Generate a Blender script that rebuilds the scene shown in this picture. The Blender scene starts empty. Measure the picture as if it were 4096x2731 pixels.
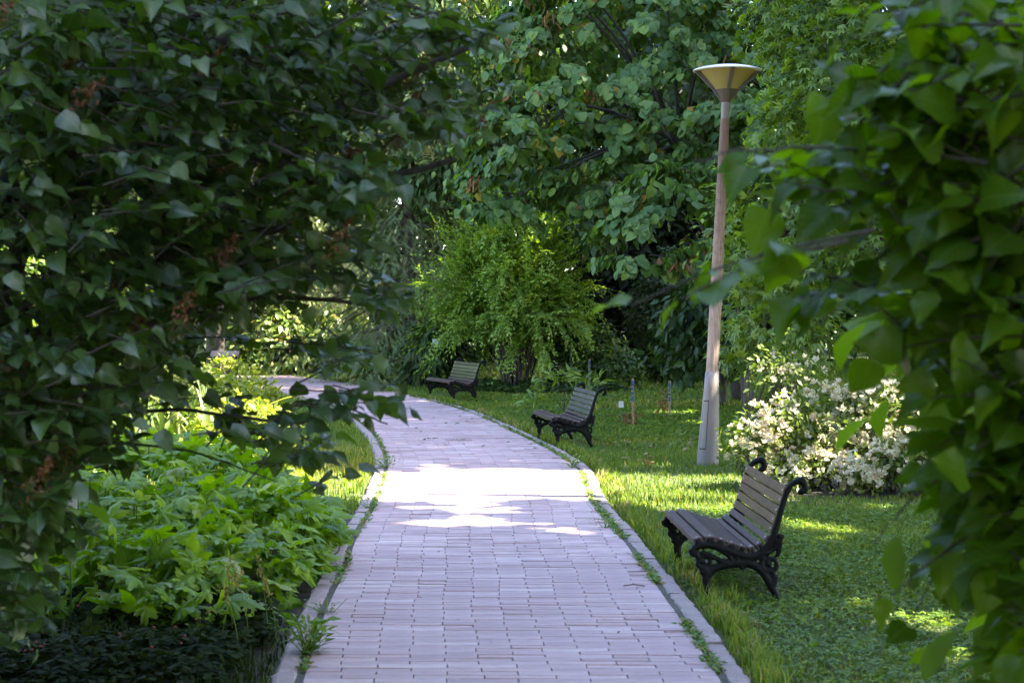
import bpy, bmesh, math, random
import numpy as np
from mathutils import Vector, Matrix
R = math.radians
rng = np.random.default_rng(7)
random.seed(7)
sc = bpy.context.scene
COL = sc.collection

# ------------------------------------------------------------------ camera, sky, sun, exposure
H, F = 2.0, 7400.0           # eye height; focal length in pixels of the 4096 px wide photograph
cam = bpy.data.objects.new('camera', bpy.data.cameras.new('camera'))
COL.objects.link(cam); sc.camera = cam
cam.location = (0, 0, H); cam.rotation_euler = (R(90), 0, 0)
cam.data.sensor_width = 36; cam.data.lens = 36 * F / 4096
cam.data.shift_y = -163.5 / 4096
cam.data.clip_start = 0.05; cam.data.clip_end = 600
cam.data.dof.use_dof = True; cam.data.dof.focus_distance = 24.0; cam.data.dof.aperture_fstop = 6.3

SUN_EL, SUN_AZ = R(50), R(-8)     # the sun stands high to the right, a touch behind the viewer
SUN = Vector((math.cos(SUN_EL) * math.cos(SUN_AZ), math.cos(SUN_EL) * math.sin(SUN_AZ), math.sin(SUN_EL)))
w = bpy.data.worlds.new('World'); sc.world = w; w.use_nodes = True
nt = w.node_tree; bg = nt.nodes['Background']
sky = nt.nodes.new('ShaderNodeTexSky'); sky.sky_type = 'NISHITA'; sky.sun_disc = False
sky.sun_elevation = SUN_EL; sky.sun_rotation = R(90) - SUN_AZ
sky.air_density = 1.0; sky.dust_density = 1.2; sky.ozone_density = 1.0
nt.links.new(sky.outputs[0], bg.inputs[0]); bg.inputs[1].default_value = 0.105
sl = bpy.data.lights.new('sun', 'SUN'); sl.energy = 5.0; sl.angle = R(0.5); sl.color = (1, 0.91, 0.74)
so = bpy.data.objects.new('sun', sl); COL.objects.link(so)
so.rotation_euler = SUN.to_track_quat('Z', 'Y').to_euler(); so.location = (20, 10, 25)
sc.view_settings.view_transform = 'Standard'; sc.view_settings.look = 'None'
sc.view_settings.gamma = 1; sc.view_settings.use_curve_mapping = False
sc.view_settings.exposure = 3.52
sc.cycles.use_denoising = True
sc.cycles.max_bounces = 8; sc.cycles.diffuse_bounces = 4; sc.cycles.transmission_bounces = 4
sc.cycles.caustics_reflective = False; sc.cycles.caustics_refractive = False

# ------------------------------------------------------------------ geometry helpers
def G(px, py):                       # where a pixel's line of sight meets the ground
    d = F * H / (py - 1202.0)
    return np.array([(px - 2048) * d / F, d, 0.0])
def W(px, py, d):                    # a point at a chosen distance
    return np.array([(px - 2048) * d / F, d, H - (py - 1202) * d / F])
def proj(P):                         # to photograph pixels
    P = np.atleast_2d(P); d = np.maximum(P[:, 1], .05)
    return P[:, 0] * F / d + 2048, (H - P[:, 2]) * F / d + 1202
def unit(a):
    a = np.asarray(a, float); return a / np.maximum(np.linalg.norm(a, axis=-1, keepdims=True), 1e-9)

def make_mesh(name, V, Fs, mat, rnd=None, smooth=True, lc=None):
    """V (n,3); Fs = array (m,3) or (m,4)"""
    me = bpy.data.meshes.new(name)
    V = np.ascontiguousarray(V, dtype=np.float32); Fs = np.ascontiguousarray(Fs, dtype=np.int32)
    m, k = Fs.shape
    me.vertices.add(len(V)); me.vertices.foreach_set('co', V.ravel())
    me.loops.add(m * k); me.loops.foreach_set('vertex_index', Fs.ravel())
    me.polygons.add(m); me.polygons.foreach_set('loop_start', np.arange(0, m * k, k, dtype=np.int32))
    try: me.polygons.foreach_set('loop_total', np.full(m, k, dtype=np.int32))
    except Exception: pass
    me.polygons.foreach_set('use_smooth', np.full(m, smooth, dtype=bool))
    if rnd is not None:
        a = me.attributes.new('rnd', 'FLOAT', 'FACE'); a.data.foreach_set('value', np.ascontiguousarray(rnd, dtype=np.float32))
    if lc is not None:
        a = me.attributes.new('lc', 'FLOAT_VECTOR', 'POINT'); a.data.foreach_set('vector', np.ascontiguousarray(lc, dtype=np.float32).ravel())
    me.update(calc_edges=True)
    if mat: me.materials.append(mat)
    return me
def link(name, me, parent=None):
    o = bpy.data.objects.new(name, me); COL.objects.link(o)
    if parent is not None: o.parent = parent
    return o
def thing(name, label, cat, loc=(0, 0, 0), rotz=0.0, group=None):
    o = bpy.data.objects.new(name, None); COL.objects.link(o); o.empty_display_size = .2
    o.location = tuple(float(x) for x in loc); o.rotation_euler = (0, 0, rotz); o['label'] = label; o['category'] = cat
    if group: o['group'] = group
    return o
def tag(o, label, cat, group=None):
    o['label'] = label; o['category'] = cat
    if group: o['group'] = group
    return o
def struct(name, me, parent=None):
    o = link(name, me, parent)
    if parent is None: o['kind'] = 'structure'
    return o
def part(name, V, Fs, mat, root, rnd=None, smooth=True, stuff=False, lc=None):
    V = np.asarray(V, float) - np.array(root.location)
    o = link(name, make_mesh(name, V, Fs, mat, rnd, smooth, lc), root)
    if stuff: o['kind'] = 'stuff'
    return o

def tube(pts, rad, sides=8, cap=True):
    pts = np.asarray(pts, float); n = len(pts); rad = np.broadcast_to(np.asarray(rad, float), (n,))
    T = np.gradient(pts, axis=0); T = unit(T)
    ref = np.array([0, 0, 1.0]) if abs(T[:, 2]).mean() < .8 else np.array([1.0, 0, 0])
    A = unit(np.cross(T, ref)); B = np.cross(T, A)
    a = np.linspace(0, 2 * np.pi, sides, endpoint=False)
    V = (pts[:, None] + rad[:, None, None] * (np.cos(a)[None, :, None] * A[:, None] + np.sin(a)[None, :, None] * B[:, None])).reshape(-1, 3)
    f = []
    for i in range(n - 1):
        for j in range(sides):
            k = (j + 1) % sides
            f.append((i * sides + j, i * sides + k, (i + 1) * sides + k)); f.append((i * sides + j, (i + 1) * sides + k, (i + 1) * sides + j))
    if cap:
        V = np.vstack([V, pts[0], pts[-1]]); c0, c1 = len(V) - 2, len(V) - 1
        for j in range(sides):
            k = (j + 1) % sides
            f.append((k, j, c0)); f.append(((n - 1) * sides + j, (n - 1) * sides + k, c1))
    return V, np.array(f)
def join(parts):
    Vs, Fs, o = [], [], 0
    for V, f in parts:
        Vs.append(V); Fs.append(f + o); o += len(V)
    return np.vstack(Vs), np.vstack(Fs)
def spline(pts, n=24):               # Catmull-Rom
    P = np.asarray(pts, float); P = np.vstack([2 * P[0] - P[1], P, 2 * P[-1] - P[-2]])
    out = []; m = len(P) - 3; k = max(2, n // m)
    for i in range(m):
        p0, p1, p2, p3 = P[i:i + 4]
        for t in np.linspace(0, 1, k, endpoint=False):
            out.append(.5 * (2 * p1 + (p2 - p0) * t + (2 * p0 - 5 * p1 + 4 * p2 - p3) * t * t + (3 * p1 - p0 - 3 * p2 + p3) * t ** 3))
    out.append(P[-2]); return np.array(out)
def lathe(prof, seg=32, center=(0, 0, 0)):
    prof = np.array(prof, float); n = len(prof); a = np.linspace(0, 2 * np.pi, seg, endpoint=False)
    V = np.stack([prof[:, 0, None] * np.cos(a), prof[:, 0, None] * np.sin(a), np.repeat(prof[:, 1, None], seg, 1)], -1).reshape(-1, 3) + np.array(center)
    f = []
    for i in range(n - 1):
        for j in range(seg):
            k = (j + 1) % seg
            f.append((i * seg + j, i * seg + k, (i + 1) * seg + k, (i + 1) * seg + j))
    return V, np.array(f)
def box(x0, x1, y0, y1, z0, z1):
    V = np.array([(x, y, z) for z in (z0, z1) for y in (y0, y1) for x in (x0, x1)], float)
    f = np.array([(0, 2, 3, 1), (4, 5, 7, 6), (0, 1, 5, 4), (2, 6, 7, 3), (0, 4, 6, 2), (1, 3, 7, 5)])
    return V, f
def bev_box(name, sx, sy, sz, mat, b=.006, seg=2):
    bm = bmesh.new(); bmesh.ops.create_cube(bm, size=1)
    for v in bm.verts: v.co = (v.co.x * sx, v.co.y * sy, v.co.z * sz)
    bmesh.ops.bevel(bm, geom=bm.edges[:], offset=b, segments=seg, profile=.5, affect='EDGES')
    me = bpy.data.meshes.new(name); bm.to_mesh(me); bm.free(); me.materials.append(mat)
    return me

# leaf templates: local y along the leaf, z its upper side
def leaf_fine(prof, fold=.12, droop=.25, wave=0., twist=0.):
    cols = (-1, -.55, 0, .55, 1); V, Fs = [], []
    for i, (y, hw) in enumerate(prof):
        for s in cols:
            V.append((s * hw + twist * y * (1 - y) * .5, y - (.03 if abs(s) == 1 and 0 < i < 3 else 0), -droop * y * y + fold * hw * abs(s) ** 1.4 + wave * math.sin(i * 2.1 + 1.3 * (s > 0)) * s * s * hw * .7))
    for i in range(len(prof) - 1):
        for s in range(4):
            a = i * 5 + s; Fs += [(a, a + 1, a + 6), (a, a + 6, a + 5)]
    return np.array(V), np.array(Fs)
def leaf_grid(prof, fold=.12, droop=.25, wave=0., twist=0.):
    V, Fs = [], []
    n = len(prof)
    for i, (y, hw) in enumerate(prof):
        zc = -droop * y * y
        wv = wave * math.sin(i * 2.1)
        for s in (-1, 0, 1):
            x = s * hw + twist * y * (1 - y) * .5
            V.append((x, y, zc + (fold * hw if s else 0) + wv * s * hw + abs(s) * wave * .3 * math.cos(i * 2.7)))
    for i in range(n - 1):
        for s in (0, 1):
            a = i * 3 + s; Fs += [(a, a + 1, a + 4), (a, a + 4, a + 3)]
    return np.array(V), np.array(Fs)
HEART = [(-.06, .10), (-.03, .30), (.14, .42), (.34, .42), (.55, .31), (.75, .16), (.90, .05), (1.0, .004)]
ROUND = [(-.05, .14), (-.02, .34), (.20, .50), (.45, .50), (.70, .36), (.88, .16), (.96, .02)]
OVATE = [(0, .02), (.22, .2), (.5, .26), (.78, .14), (1., .005)]
LANCE = [(0, .02), (.3, .11), (.65, .085), (1., .004)]
SMALL = [(0, .03), (.45, .25), (1., .02)]
T_HEART = [leaf_fine(HEART, .2, .2, .12), leaf_fine(HEART, .32, .4, .2, .3), leaf_fine(HEART, .08, .1, .2, -.3), leaf_fine(HEART, .42, .55, .14, .2), leaf_fine(HEART, -.15, .3, .22, .1)]
T_ROUND = [leaf_grid(ROUND, .12, .3, .06), leaf_grid(ROUND, .25, .5, .08), leaf_grid(ROUND, -.1, .2, .08)]
T_OVATE = [leaf_grid(OVATE, .25, .35, .03), leaf_grid(OVATE, .1, .2, .05, .2)]
T_LANCE = [leaf_grid(LANCE, .3, .25), leaf_grid(LANCE, .2, .5)]
T_SMALL = [leaf_grid(SMALL, .15, .2), leaf_grid(SMALL, .3, .1)]
def palmate(n=5, spread=70, lens=(.62, .9, 1., .9, .62)):
    parts = []
    for i in range(n):
        a = R(-spread + 2 * spread * i / (n - 1)); L = lens[i]
        V, f = leaf_grid(LANCE, .3, .35); V = V * np.array([1.15, L, L])
        c, s = math.cos(a), math.sin(a)
        V = np.stack([V[:, 0] * c + V[:, 1] * s, -V[:, 0] * s + V[:, 1] * c, V[:, 2] + .01 * i], -1)
        parts.append((V, f))
    V, f = join(parts)
    return V, f
T_PALM = [palmate(), palmate(5, 85, (.5, .8, 1., .85, .55))]
def lobed(pleat=.05, droop=.3, seed=0):
    r = random.Random(seed)
    tips = [(-128, .52), (-62, .88), (0, 1.12), (62, .88), (128, .52)]
    out = []
    for i, (a, L) in enumerate(tips):
        for da, k in ((-24, .58), (-15, .80), (-11, .74), (-5, .95), (0, 1.), (5, .95), (11, .74), (15, .80), (24, .58)):
            out.append((a + da, L * k * r.uniform(.95, 1.05)))
        if i < 4: out.append((a + 32, .47))
    out = [(-168, .22)] + out + [(168, .22)]
    V = [(0, 0, 0)]
    ring = []
    for j, (a, L) in enumerate(out):
        x, y = L * math.sin(R(a)), L * math.cos(R(a))
        ring.append((x * .5, y * .5 + .0, pleat * math.cos(R(a) * 5.8) - droop * .2 * L * L))
    for j, (a, L) in enumerate(out):
        x, y = L * math.sin(R(a)), L * math.cos(R(a))
        V.append((x, y, pleat * 1.3 * math.cos(R(a) * 5.8) - droop * L * L))
    n = len(out); V = V + ring
    Fs = []
    for j in range(n - 1):
        Fs += [(0, 1 + n + j + 1, 1 + n + j), (1 + n + j, 1 + n + j + 1, 1 + j + 1), (1 + n + j, 1 + j + 1, 1 + j)]
    V = np.array(V) * .62; V[:, 1] += .1
    return V, np.array(Fs)
T_LOBED = [lobed(.05, .3, 1), lobed(.03, .5, 2), lobed(.07, .15, 3)]

def frames(fwd, nrm, size):
    f = unit(fwd); x = unit(np.cross(f, nrm)); n = np.cross(x, f)
    M = np.stack([x, f, n], -1)
    return M * np.asarray(size, float).reshape(-1, 1, 1)
def scatter(tmpls, P, M, rnd, want_lc=False):
    """joined copies; returns V, F, face rnd"""
    n = len(P); which = rng.integers(0, len(tmpls), n); Vs, Fs, Rs, Ls_, o = [], [], [], [], 0
    for t, (tv, tf) in enumerate(tmpls):
        k = np.where(which == t)[0]
        if not len(k): continue
        V = np.einsum('nij,vj->nvi', M[k], tv) + P[k][:, None]
        f = tf[None] + (np.arange(len(k)) * len(tv))[:, None, None] + o
        Vs.append(V.reshape(-1, 3)); Fs.append(f.reshape(-1, 3)); Rs.append(np.repeat(rnd[k], len(tf))); Ls_.append(np.tile(tv, (len(k), 1)) if want_lc else None); o += len(k) * len(tv)
    if want_lc: return np.vstack(Vs), np.vstack(Fs), np.concatenate(Rs), np.vstack(Ls_)
    return np.vstack(Vs), np.vstack(Fs), np.concatenate(Rs)
def leaves(root, tmpls, P, M, mat, n_single=0, rest='crown', single='leaf'):
    """the n_single leaves that show largest become parts of their own, the rest is one mass"""
    n = len(P); rnd = rng.random(n); keep = np.ones(n, bool)
    if n_single:
        px, py = proj(P); inn = (px > 0) & (px < 4096) & (py > 0) & (py < 2731)
        size = np.linalg.norm(M[:, :, 1], axis=1) / np.maximum(P[:, 1], .1)
        score = np.where(inn, size * (1 + .25 * rng.random(n)), -1)
        idx = np.argsort(-score)[:n_single]; idx = idx[score[idx] > 0]
        keep[idx] = False
        ms = [make_mesh(single, tv, tf, mat, np.full(len(tf), .0), True, tv) for tv, tf in tmpls]
        loc = np.array(root.location)
        for i in idx:
            o = link(single, ms[int(rng.integers(len(ms)))], root)
            m = Matrix.Identity(4)
            for a in range(3):
                for b in range(3): m[a][b] = float(M[i, a, b])
                m[a][3] = float(P[i, a] - loc[a])
            o.matrix_basis = m
    if keep.any():
        V, f, r, lc = scatter(tmpls, P[keep], M[keep], rnd[keep], True)
        return part(rest, V, f, mat, root, r, stuff=True, lc=lc)

# ------------------------------------------------------------------ materials
def nodes(name):
    m = bpy.data.materials.new(name); m.use_nodes = True
    n = m.node_tree; b = n.nodes['Principled BSDF']
    return m, n, b
def ramp(n, stops, interp='LINEAR'):
    r = n.nodes.new('ShaderNodeValToRGB'); r.color_ramp.interpolation = interp
    e = r.color_ramp.elements
    while len(e) < len(stops): e.new(.5)
    for k, (p, c) in enumerate(stops): e[k].position = p; e[k].color = (*c, 1)
    return r
def noise(n, scale, detail=4, rough=.5, coord='Object', vec_scale=None):
    t = n.nodes.new('ShaderNodeTexCoord'); x = n.nodes.new('ShaderNodeTexNoise')
    x.inputs['Scale'].default_value = scale; x.inputs['Detail'].default_value = detail; x.inputs['Roughness'].default_value = rough
    src = t.outputs[coord]
    if vec_scale:
        mp = n.nodes.new('ShaderNodeMapping'); mp.inputs['Scale'].default_value = vec_scale; n.links.new(src, mp.inputs[0]); src = mp.outputs[0]
    n.links.new(src, x.inputs['Vector']); return x
def rnd_value(n, plain=False):
    a = n.nodes.new('ShaderNodeAttribute'); a.attribute_name = 'rnd'
    if plain: return a.outputs['Fac']
    oi = n.nodes.new('ShaderNodeObjectInfo'); ad = n.nodes.new('ShaderNodeMath'); ad.operation = 'ADD'
    fr = n.nodes.new('ShaderNodeMath'); fr.operation = 'FRACT'
    n.links.new(a.outputs['Fac'], ad.inputs[0]); n.links.new(oi.outputs['Random'], ad.inputs[1]); n.links.new(ad.outputs[0], fr.inputs[0])
    return fr.outputs[0]
def mixrgb(n, fac, a, b, mode='MIX'):
    x = n.nodes.new('ShaderNodeMix'); x.data_type = 'RGBA'; x.blend_type = mode
    for s, v in ((0, fac), (6, a), (7, b)):
        if hasattr(v, 'is_output') or isinstance(v, bpy.types.NodeSocket): n.links.new(v, x.inputs[s])
        else: x.inputs[s].default_value = v if s == 0 else (*v, 1)
    return x.outputs[2]
def bump(n, b, h, strength=.3, dist=.01):
    u = n.nodes.new('ShaderNodeBump'); u.inputs['Strength'].default_value = strength; u.inputs['Distance'].default_value = dist
    n.links.new(h, u.inputs['Height']); n.links.new(u.outputs[0], b.inputs['Normal'])
def leaf_mat(name, stops, rough=.45, trans=.35, tcol=(1.0, 1.15, .45), spec=.5, blotch=14., plain=False, veins=0.):
    m, n, b = nodes(name)
    rp = ramp(n, stops); n.links.new(rnd_value(n, plain), rp.inputs[0])
    nz = noise(n, blotch, 2); v = n.nodes.new('ShaderNodeMapRange'); v.inputs[3].default_value = .8; v.inputs[4].default_value = 1.2
    n.links.new(nz.outputs[0], v.inputs[0])
    cb = n.nodes.new('ShaderNodeCombineColor')
    for k in range(3): n.links.new(v.outputs[0], cb.inputs[k])
    c = mixrgb(n, 1., rp.outputs[0], cb.outputs[0], 'MULTIPLY')
    if veins:                       # pale midrib and side veins, a few brown blemishes
        at = n.nodes.new('ShaderNodeAttribute'); at.attribute_name = 'lc'; sx = n.nodes.new('ShaderNodeSeparateXYZ'); n.links.new(at.outputs['Vector'], sx.inputs[0])
        def mt(op, a, b_=None):
            q = n.nodes.new('ShaderNodeMath'); q.operation = op
            for k_, v_ in enumerate((a, b_)):
                if v_ is None: continue
                if isinstance(v_, (int, float)): q.inputs[k_].default_value = v_
                else: n.links.new(v_, q.inputs[k_])
            return q.outputs[0]
        ax = mt('ABSOLUTE', sx.outputs[0]); rib = mt('LESS_THAN', ax, .014)
        side = mt('GREATER_THAN', mt('SINE', mt('MULTIPLY', mt('SUBTRACT', sx.outputs[1], mt('MULTIPLY', ax, .75)), 44.)), .93)
        vn = mt('MULTIPLY', mt('MAXIMUM', rib, mt('MULTIPLY', side, .55)), veins)
        c = mixrgb(n, vn, c, (.16, .24, .06))
        sp = noise(n, 55., 3, .7); bl = ramp(n, [(.71, (0, 0, 0)), (.76, (1, 1, 1))]); n.links.new(sp.outputs[0], bl.inputs[0])
        c = mixrgb(n, mt('MULTIPLY', bl.outputs[0], .7), c, (.09, .06, .02))
    n.links.new(c, b.inputs['Base Color'])
    b.inputs['Roughness'].default_value = rough; b.inputs['Specular IOR Level'].default_value = spec
    tr = n.nodes.new('ShaderNodeBsdfTranslucent'); n.links.new(mixrgb(n, 1., c, tcol, 'MULTIPLY'), tr.inputs[0])
    tr2 = n.nodes.new('ShaderNodeMixShader'); tr2.inputs[0].default_value = trans
    n.links.new(b.outputs[0], tr2.inputs[1]); n.links.new(tr.outputs[0], tr2.inputs[2])
    n.links.new(tr2.outputs[0], n.nodes['Material Output'].inputs[0])
    return m
def greens(dark, mid, light, extra=None):
    dark, mid, light = [(c[0] * 1.28, c[1] * 1.03, c[2] * .75) for c in (dark, mid, light)]
    s = [(0., dark), (.5, mid), (.93, light)]
    if extra: s += [(.955, light), (.97, extra), (1., extra)]
    return s
def flat(name, col, rough=.6, metal=0., bump_scale=None, bs=.2, var=.15, spec=.5):
    m, n, b = nodes(name)
    nz = noise(n, bump_scale or 20., 5, .6)
    rp = ramp(n, [(.3, tuple(c * (1 - var) for c in col)), (.7, tuple(min(1, c * (1 + var)) for c in col))]); n.links.new(nz.outputs[0], rp.inputs[0])
    n.links.new(rp.outputs[0], b.inputs['Base Color']); b.inputs['Roughness'].default_value = rough; b.inputs['Metallic'].default_value = metal; b.inputs['Specular IOR Level'].default_value = spec
    if bump_scale: bump(n, b, nz.outputs[0], bs, .004)
    return m

M_LILAC = leaf_mat('lilac leaf', greens((.022, .056, .022), (.036, .085, .03), (.06, .125, .035)), .42, .4, (1.5, 1.8, .15), .8, veins=.5)
M_LILAC2 = leaf_mat('near lilac leaf', greens((.035, .09, .006), (.06, .14, .008), (.09, .18, .012)), .3, .6, (1.7, 1.8, .12), .35, veins=.6)
M_REDBUD = leaf_mat('redbud leaf', [(0., (.062, .124, .034)), (.5, (.09, .164, .042)), (.96, (.15, .225, .04)), (.975, (.09, .17, .04)), (.98, (.3, .24, .02)), (.992, (.32, .2, .02)), (.995, (.16, .06, .02)), (1., (.2, .08, .02))], .5, .38, (1.3, 1.4, .3), .32)
M_DARKTREE = leaf_mat('dark tree leaf', greens((.014, .036, .014), (.024, .058, .02), (.035, .08, .026)), .4, .3, (1.3, 1.4, .3), .22)
M_TREELILAC = leaf_mat('tree lilac leaf', greens((.022, .055, .022), (.036, .082, .03), (.058, .11, .036)), .38, .3, (1.3, 1.4, .3), .22)
M_BARB = leaf_mat('arching shrub leaf', greens((.062, .145, .025), (.125, .245, .04), (.23, .39, .08)), .5, .45, (1.4, 1.4, .2), plain=True)
M_VITEX = leaf_mat('palmate leaf', greens((.055, .125, .02), (.09, .185, .03), (.15, .265, .055)), .5, .42, (1.3, 1.3, .3))
M_SPRUCE = leaf_mat('spruce needles', [(0., (.1, .135, .055)), (.6, (.165, .21, .085)), (.93, (.27, .3, .13)), (1., (.13, .08, .035))], .6, .2, spec=.25)
M_BROAD = leaf_mat('broad evergreen leaf', greens((.035, .08, .016), (.07, .135, .025), (.13, .2, .045), (.27, .21, .03)), .42, .3)
M_BOX = leaf_mat('small evergreen leaf', greens((.018, .046, .018), (.03, .07, .026), (.048, .092, .036)), .4, .3, spec=.25)
M_LOBED = leaf_mat('lobed leaf', greens((.06, .17, .005), (.105, .25, .006), (.17, .33, .01), (.36, .43, .26)), .45, .45, (1.4, 1.4, .2), .4, veins=.35)
M_ROSELEAF = leaf_mat('rose leaf', greens((.045, .085, .013), (.075, .135, .02), (.115, .18, .03)), .5, .4)
M_SUNSHRUB = leaf_mat('yellow green leaf', greens((.1, .17, .02), (.16, .24, .03), (.26, .32, .05)), .5, .42)
M_FOREST = leaf_mat('wood leaf', greens((.01, .022, .007), (.018, .04, .011), (.036, .066, .016)), .45, .4, (1.4, 1.5, .25), .2)
M_SHADE = leaf_mat('shade tree leaf', greens((.03, .07, .015), (.045, .1, .02), (.06, .12, .025)), .5, .2, spec=.25)
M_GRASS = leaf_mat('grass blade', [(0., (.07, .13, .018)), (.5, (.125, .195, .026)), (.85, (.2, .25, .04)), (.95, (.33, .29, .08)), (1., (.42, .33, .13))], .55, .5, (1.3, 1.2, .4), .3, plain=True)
M_SHADEDGRASS = leaf_mat('shade-darkened grass blade', greens((.012, .028, .006), (.022, .045, .009), (.035, .06, .012)), .6, .35, (1.2, 1.2, .4), .15)  # darker copy of the grass, lilac shade put into its colour
M_DRYGRASS = leaf_mat('dry grass blade', [(0., (.22, .18, .05)), (1., (.36, .27, .1))], .6, .3, (1, 1, .8))
M_CLOVER = leaf_mat('clover leaf', greens((.04, .1, .012), (.068, .15, .016), (.11, .2, .025)), .45, .35, (1.3, 1.3, .3), .25)
M_BERRYLEAF = leaf_mat('strawberry leaf', greens((.006, .015, .004), (.01, .024, .006), (.018, .036, .009)), .7, .3, (1.2, 1.3, .4), .05)  # leaf colour lowered to carry the shade under the lilac
M_SWORD = leaf_mat('sword leaf', greens((.05, .1, .04), (.1, .17, .06), (.32, .36, .16)), .45, .3)
M_WEED = leaf_mat('weed leaf', greens((.06, .15, .015), (.09, .2, .02), (.13, .24, .035)), .5, .4)
M_MOSS = leaf_mat('kerb weed leaf', [(0., (.07, .15, .02)), (.6, (.1, .19, .025)), (.8, (.22, .18, .04)), (1., (.24, .15, .05))], .6, .3)
M_DRYLEAF = leaf_mat('dry leaf', [(0., (.2, .1, .04)), (.5, (.36, .22, .09)), (1., (.42, .32, .17))], .6, .3, (1, .8, .5))
M_DRYFLOWER = leaf_mat('dry flower', [(0., (.12, .042, .015)), (1., (.24, .09, .03))], .7, .2, (1, .8, .5))
M_PANICLE = leaf_mat('faded panicle', [(0., (.22, .2, .05)), (1., (.36, .3, .1))], .7, .3, (1, .9, .5))
M_PETAL = leaf_mat('white petal', [(0., (.6, .53, .34)), (.8, (.68, .63, .47)), (1., (.62, .44, .3))], .55, .3, (1, 1, .95), .3)
M_FALLEN = leaf_mat('fallen leaf', [(0., (.04, .1, .03)), (.7, (.06, .12, .03)), (.8, (.3, .2, .07)), (1., (.35, .2, .08))], .5, .2)

def bark(name, a, b_, scale=30.):
    m, n, b = nodes(name); nz = noise(n, scale, 6, .65, vec_scale=(1, 1, .25))
    rp = ramp(n, [(.3, a), (.7, b_)]); n.links.new(nz.outputs[0], rp.inputs[0]); n.links.new(rp.outputs[0], b.inputs['Base Color'])
    b.inputs['Roughness'].default_value = .85; bump(n, b, nz.outputs[0], .6, .01); return m
M_BARK = bark('dark bark', (.02, .016, .013), (.06, .048, .04))
M_TWIG = bark('twig bark', (.022, .015, .012), (.05, .036, .028), 60.)
M_BARK2 = bark('brown bark', (.05, .038, .03), (.13, .1, .08))

def brick_mat():
    m, n, b = nodes('pinkish grey paving brick')
    rp = ramp(n, [(0., (.385, .265, .277)), (.35, (.43, .3, .31)), (.7, (.465, .33, .337)), (.93, (.5, .362, .367)), (1., (.56, .44, .44))])
    n.links.new(rnd_value(n), rp.inputs[0])
    nz = noise(n, 5., 6, .6); st = ramp(n, [(.35, (.88, .87, .87)), (.65, (1.07, 1.07, 1.07))]); n.links.new(nz.outputs[0], st.inputs[0])
    c = mixrgb(n, 1., rp.outputs[0], st.outputs[0], 'MULTIPLY')
    lg = noise(n, .9, 5, .65, 'Object'); s3 = ramp(n, [(.32, (.8, .78, .77)), (.55, (1, 1, 1)), (.8, (1.06, 1.05, 1.05))]); n.links.new(lg.outputs[0], s3.inputs[0]); c = mixrgb(n, 1., c, s3.outputs[0], 'MULTIPLY')
    sp = noise(n, 260., 3, .7); s2 = ramp(n, [(.4, (.86, .86, .86)), (.6, (1.08, 1.08, 1.08))]); n.links.new(sp.outputs[0], s2.inputs[0])
    c = mixrgb(n, 1., c, s2.outputs[0], 'MULTIPLY')
    n.links.new(c, b.inputs['Base Color']); b.inputs['Roughness'].default_value = .62; b.inputs['Specular IOR Level'].default_value = .35
    bump(n, b, sp.outputs[0], .25, .003); return m
M_BRICK = brick_mat()
def granite():
    m, n, b = nodes('grey granite kerb'); nz = noise(n, 120., 5, .75); n2 = noise(n, 4., 4, .6)
    rp = ramp(n, [(.35, (.16, .115, .112)), (.5, (.3, .225, .225)), (.68, (.44, .35, .345))]); n.links.new(nz.outputs[0], rp.inputs[0])
    r2 = ramp(n, [(.35, (.75, .74, .7)), (.65, (1.05, 1.05, 1.05))]); n.links.new(n2.outputs[0], r2.inputs[0])
    n.links.new(mixrgb(n, 1., rp.outputs[0], r2.outputs[0], 'MULTIPLY'), b.inputs['Base Color'])
    b.inputs['Roughness'].default_value = .8; bump(n, b, nz.outputs[0], .5, .006); return m
M_KERB = granite()
def soil(name, a, b_):
    m, n, b = nodes(name); nz = noise(n, 3.5, 8, .7); rp = ramp(n, [(.35, a), (.65, b_)]); n.links.new(nz.outputs[0], rp.inputs[0])
    n.links.new(rp.outputs[0], b.inputs['Base Color']); b.inputs['Roughness'].default_value = .95
    n2 = noise(n, 40., 5, .7); bump(n, b, n2.outputs[0], .8, .03); return m
M_GROUND = soil('lawn soil', (.04, .055, .016), (.08, .1, .028))
M_EARTH = soil('bare earth', (.025, .019, .014), (.055, .042, .03))
M_JOINT = soil('sandy joint', (.07, .06, .05), (.12, .105, .08))
M_ASPHALT = flat('pale path surface', (.3, .27, .27), .8, bump_scale=60.)
M_IRON = flat('black painted cast iron', (.004, .004, .0045), .5, bump_scale=90., bs=.15, spec=.13)
def wood(name, a, c, d, rough=.6):
    m, n, b = nodes(name)
    nz = noise(n, 9., 6, .6, vec_scale=(.5, 12, 12)); rp = ramp(n, [(.25, a), (.55, c), (.8, d)]); n.links.new(nz.outputs[0], rp.inputs[0])
    oi = n.nodes.new('ShaderNodeObjectInfo'); mr = n.nodes.new('ShaderNodeMapRange'); mr.inputs[3].default_value = .8; mr.inputs[4].default_value = 1.2
    n.links.new(oi.outputs['Random'], mr.inputs[0]); cb = n.nodes.new('ShaderNodeCombineColor')
    for k in range(3): n.links.new(mr.outputs[0], cb.inputs[k])
    cc = mixrgb(n, 1., rp.outputs[0], cb.outputs[0], 'MULTIPLY')
    n3 = noise(n, 7., 4, .6); r3 = ramp(n, [(.5, (1, 1, 1)), (.75, (.6, .6, .55))]); n.links.new(n3.outputs[0], r3.inputs[0])
    n.links.new(mixrgb(n, 1., cc, r3.outputs[0], 'MULTIPLY'), b.inputs['Base Color']); b.inputs['Roughness'].default_value = rough; b.inputs['Specular IOR Level'].default_value = .12
    bump(n, b, nz.outputs[0], .35, .004); return m
M_SEAT = wood('weathered grey seat wood', (.036, .022, .019), (.078, .05, .044), (.125, .084, .074), .55)
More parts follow.
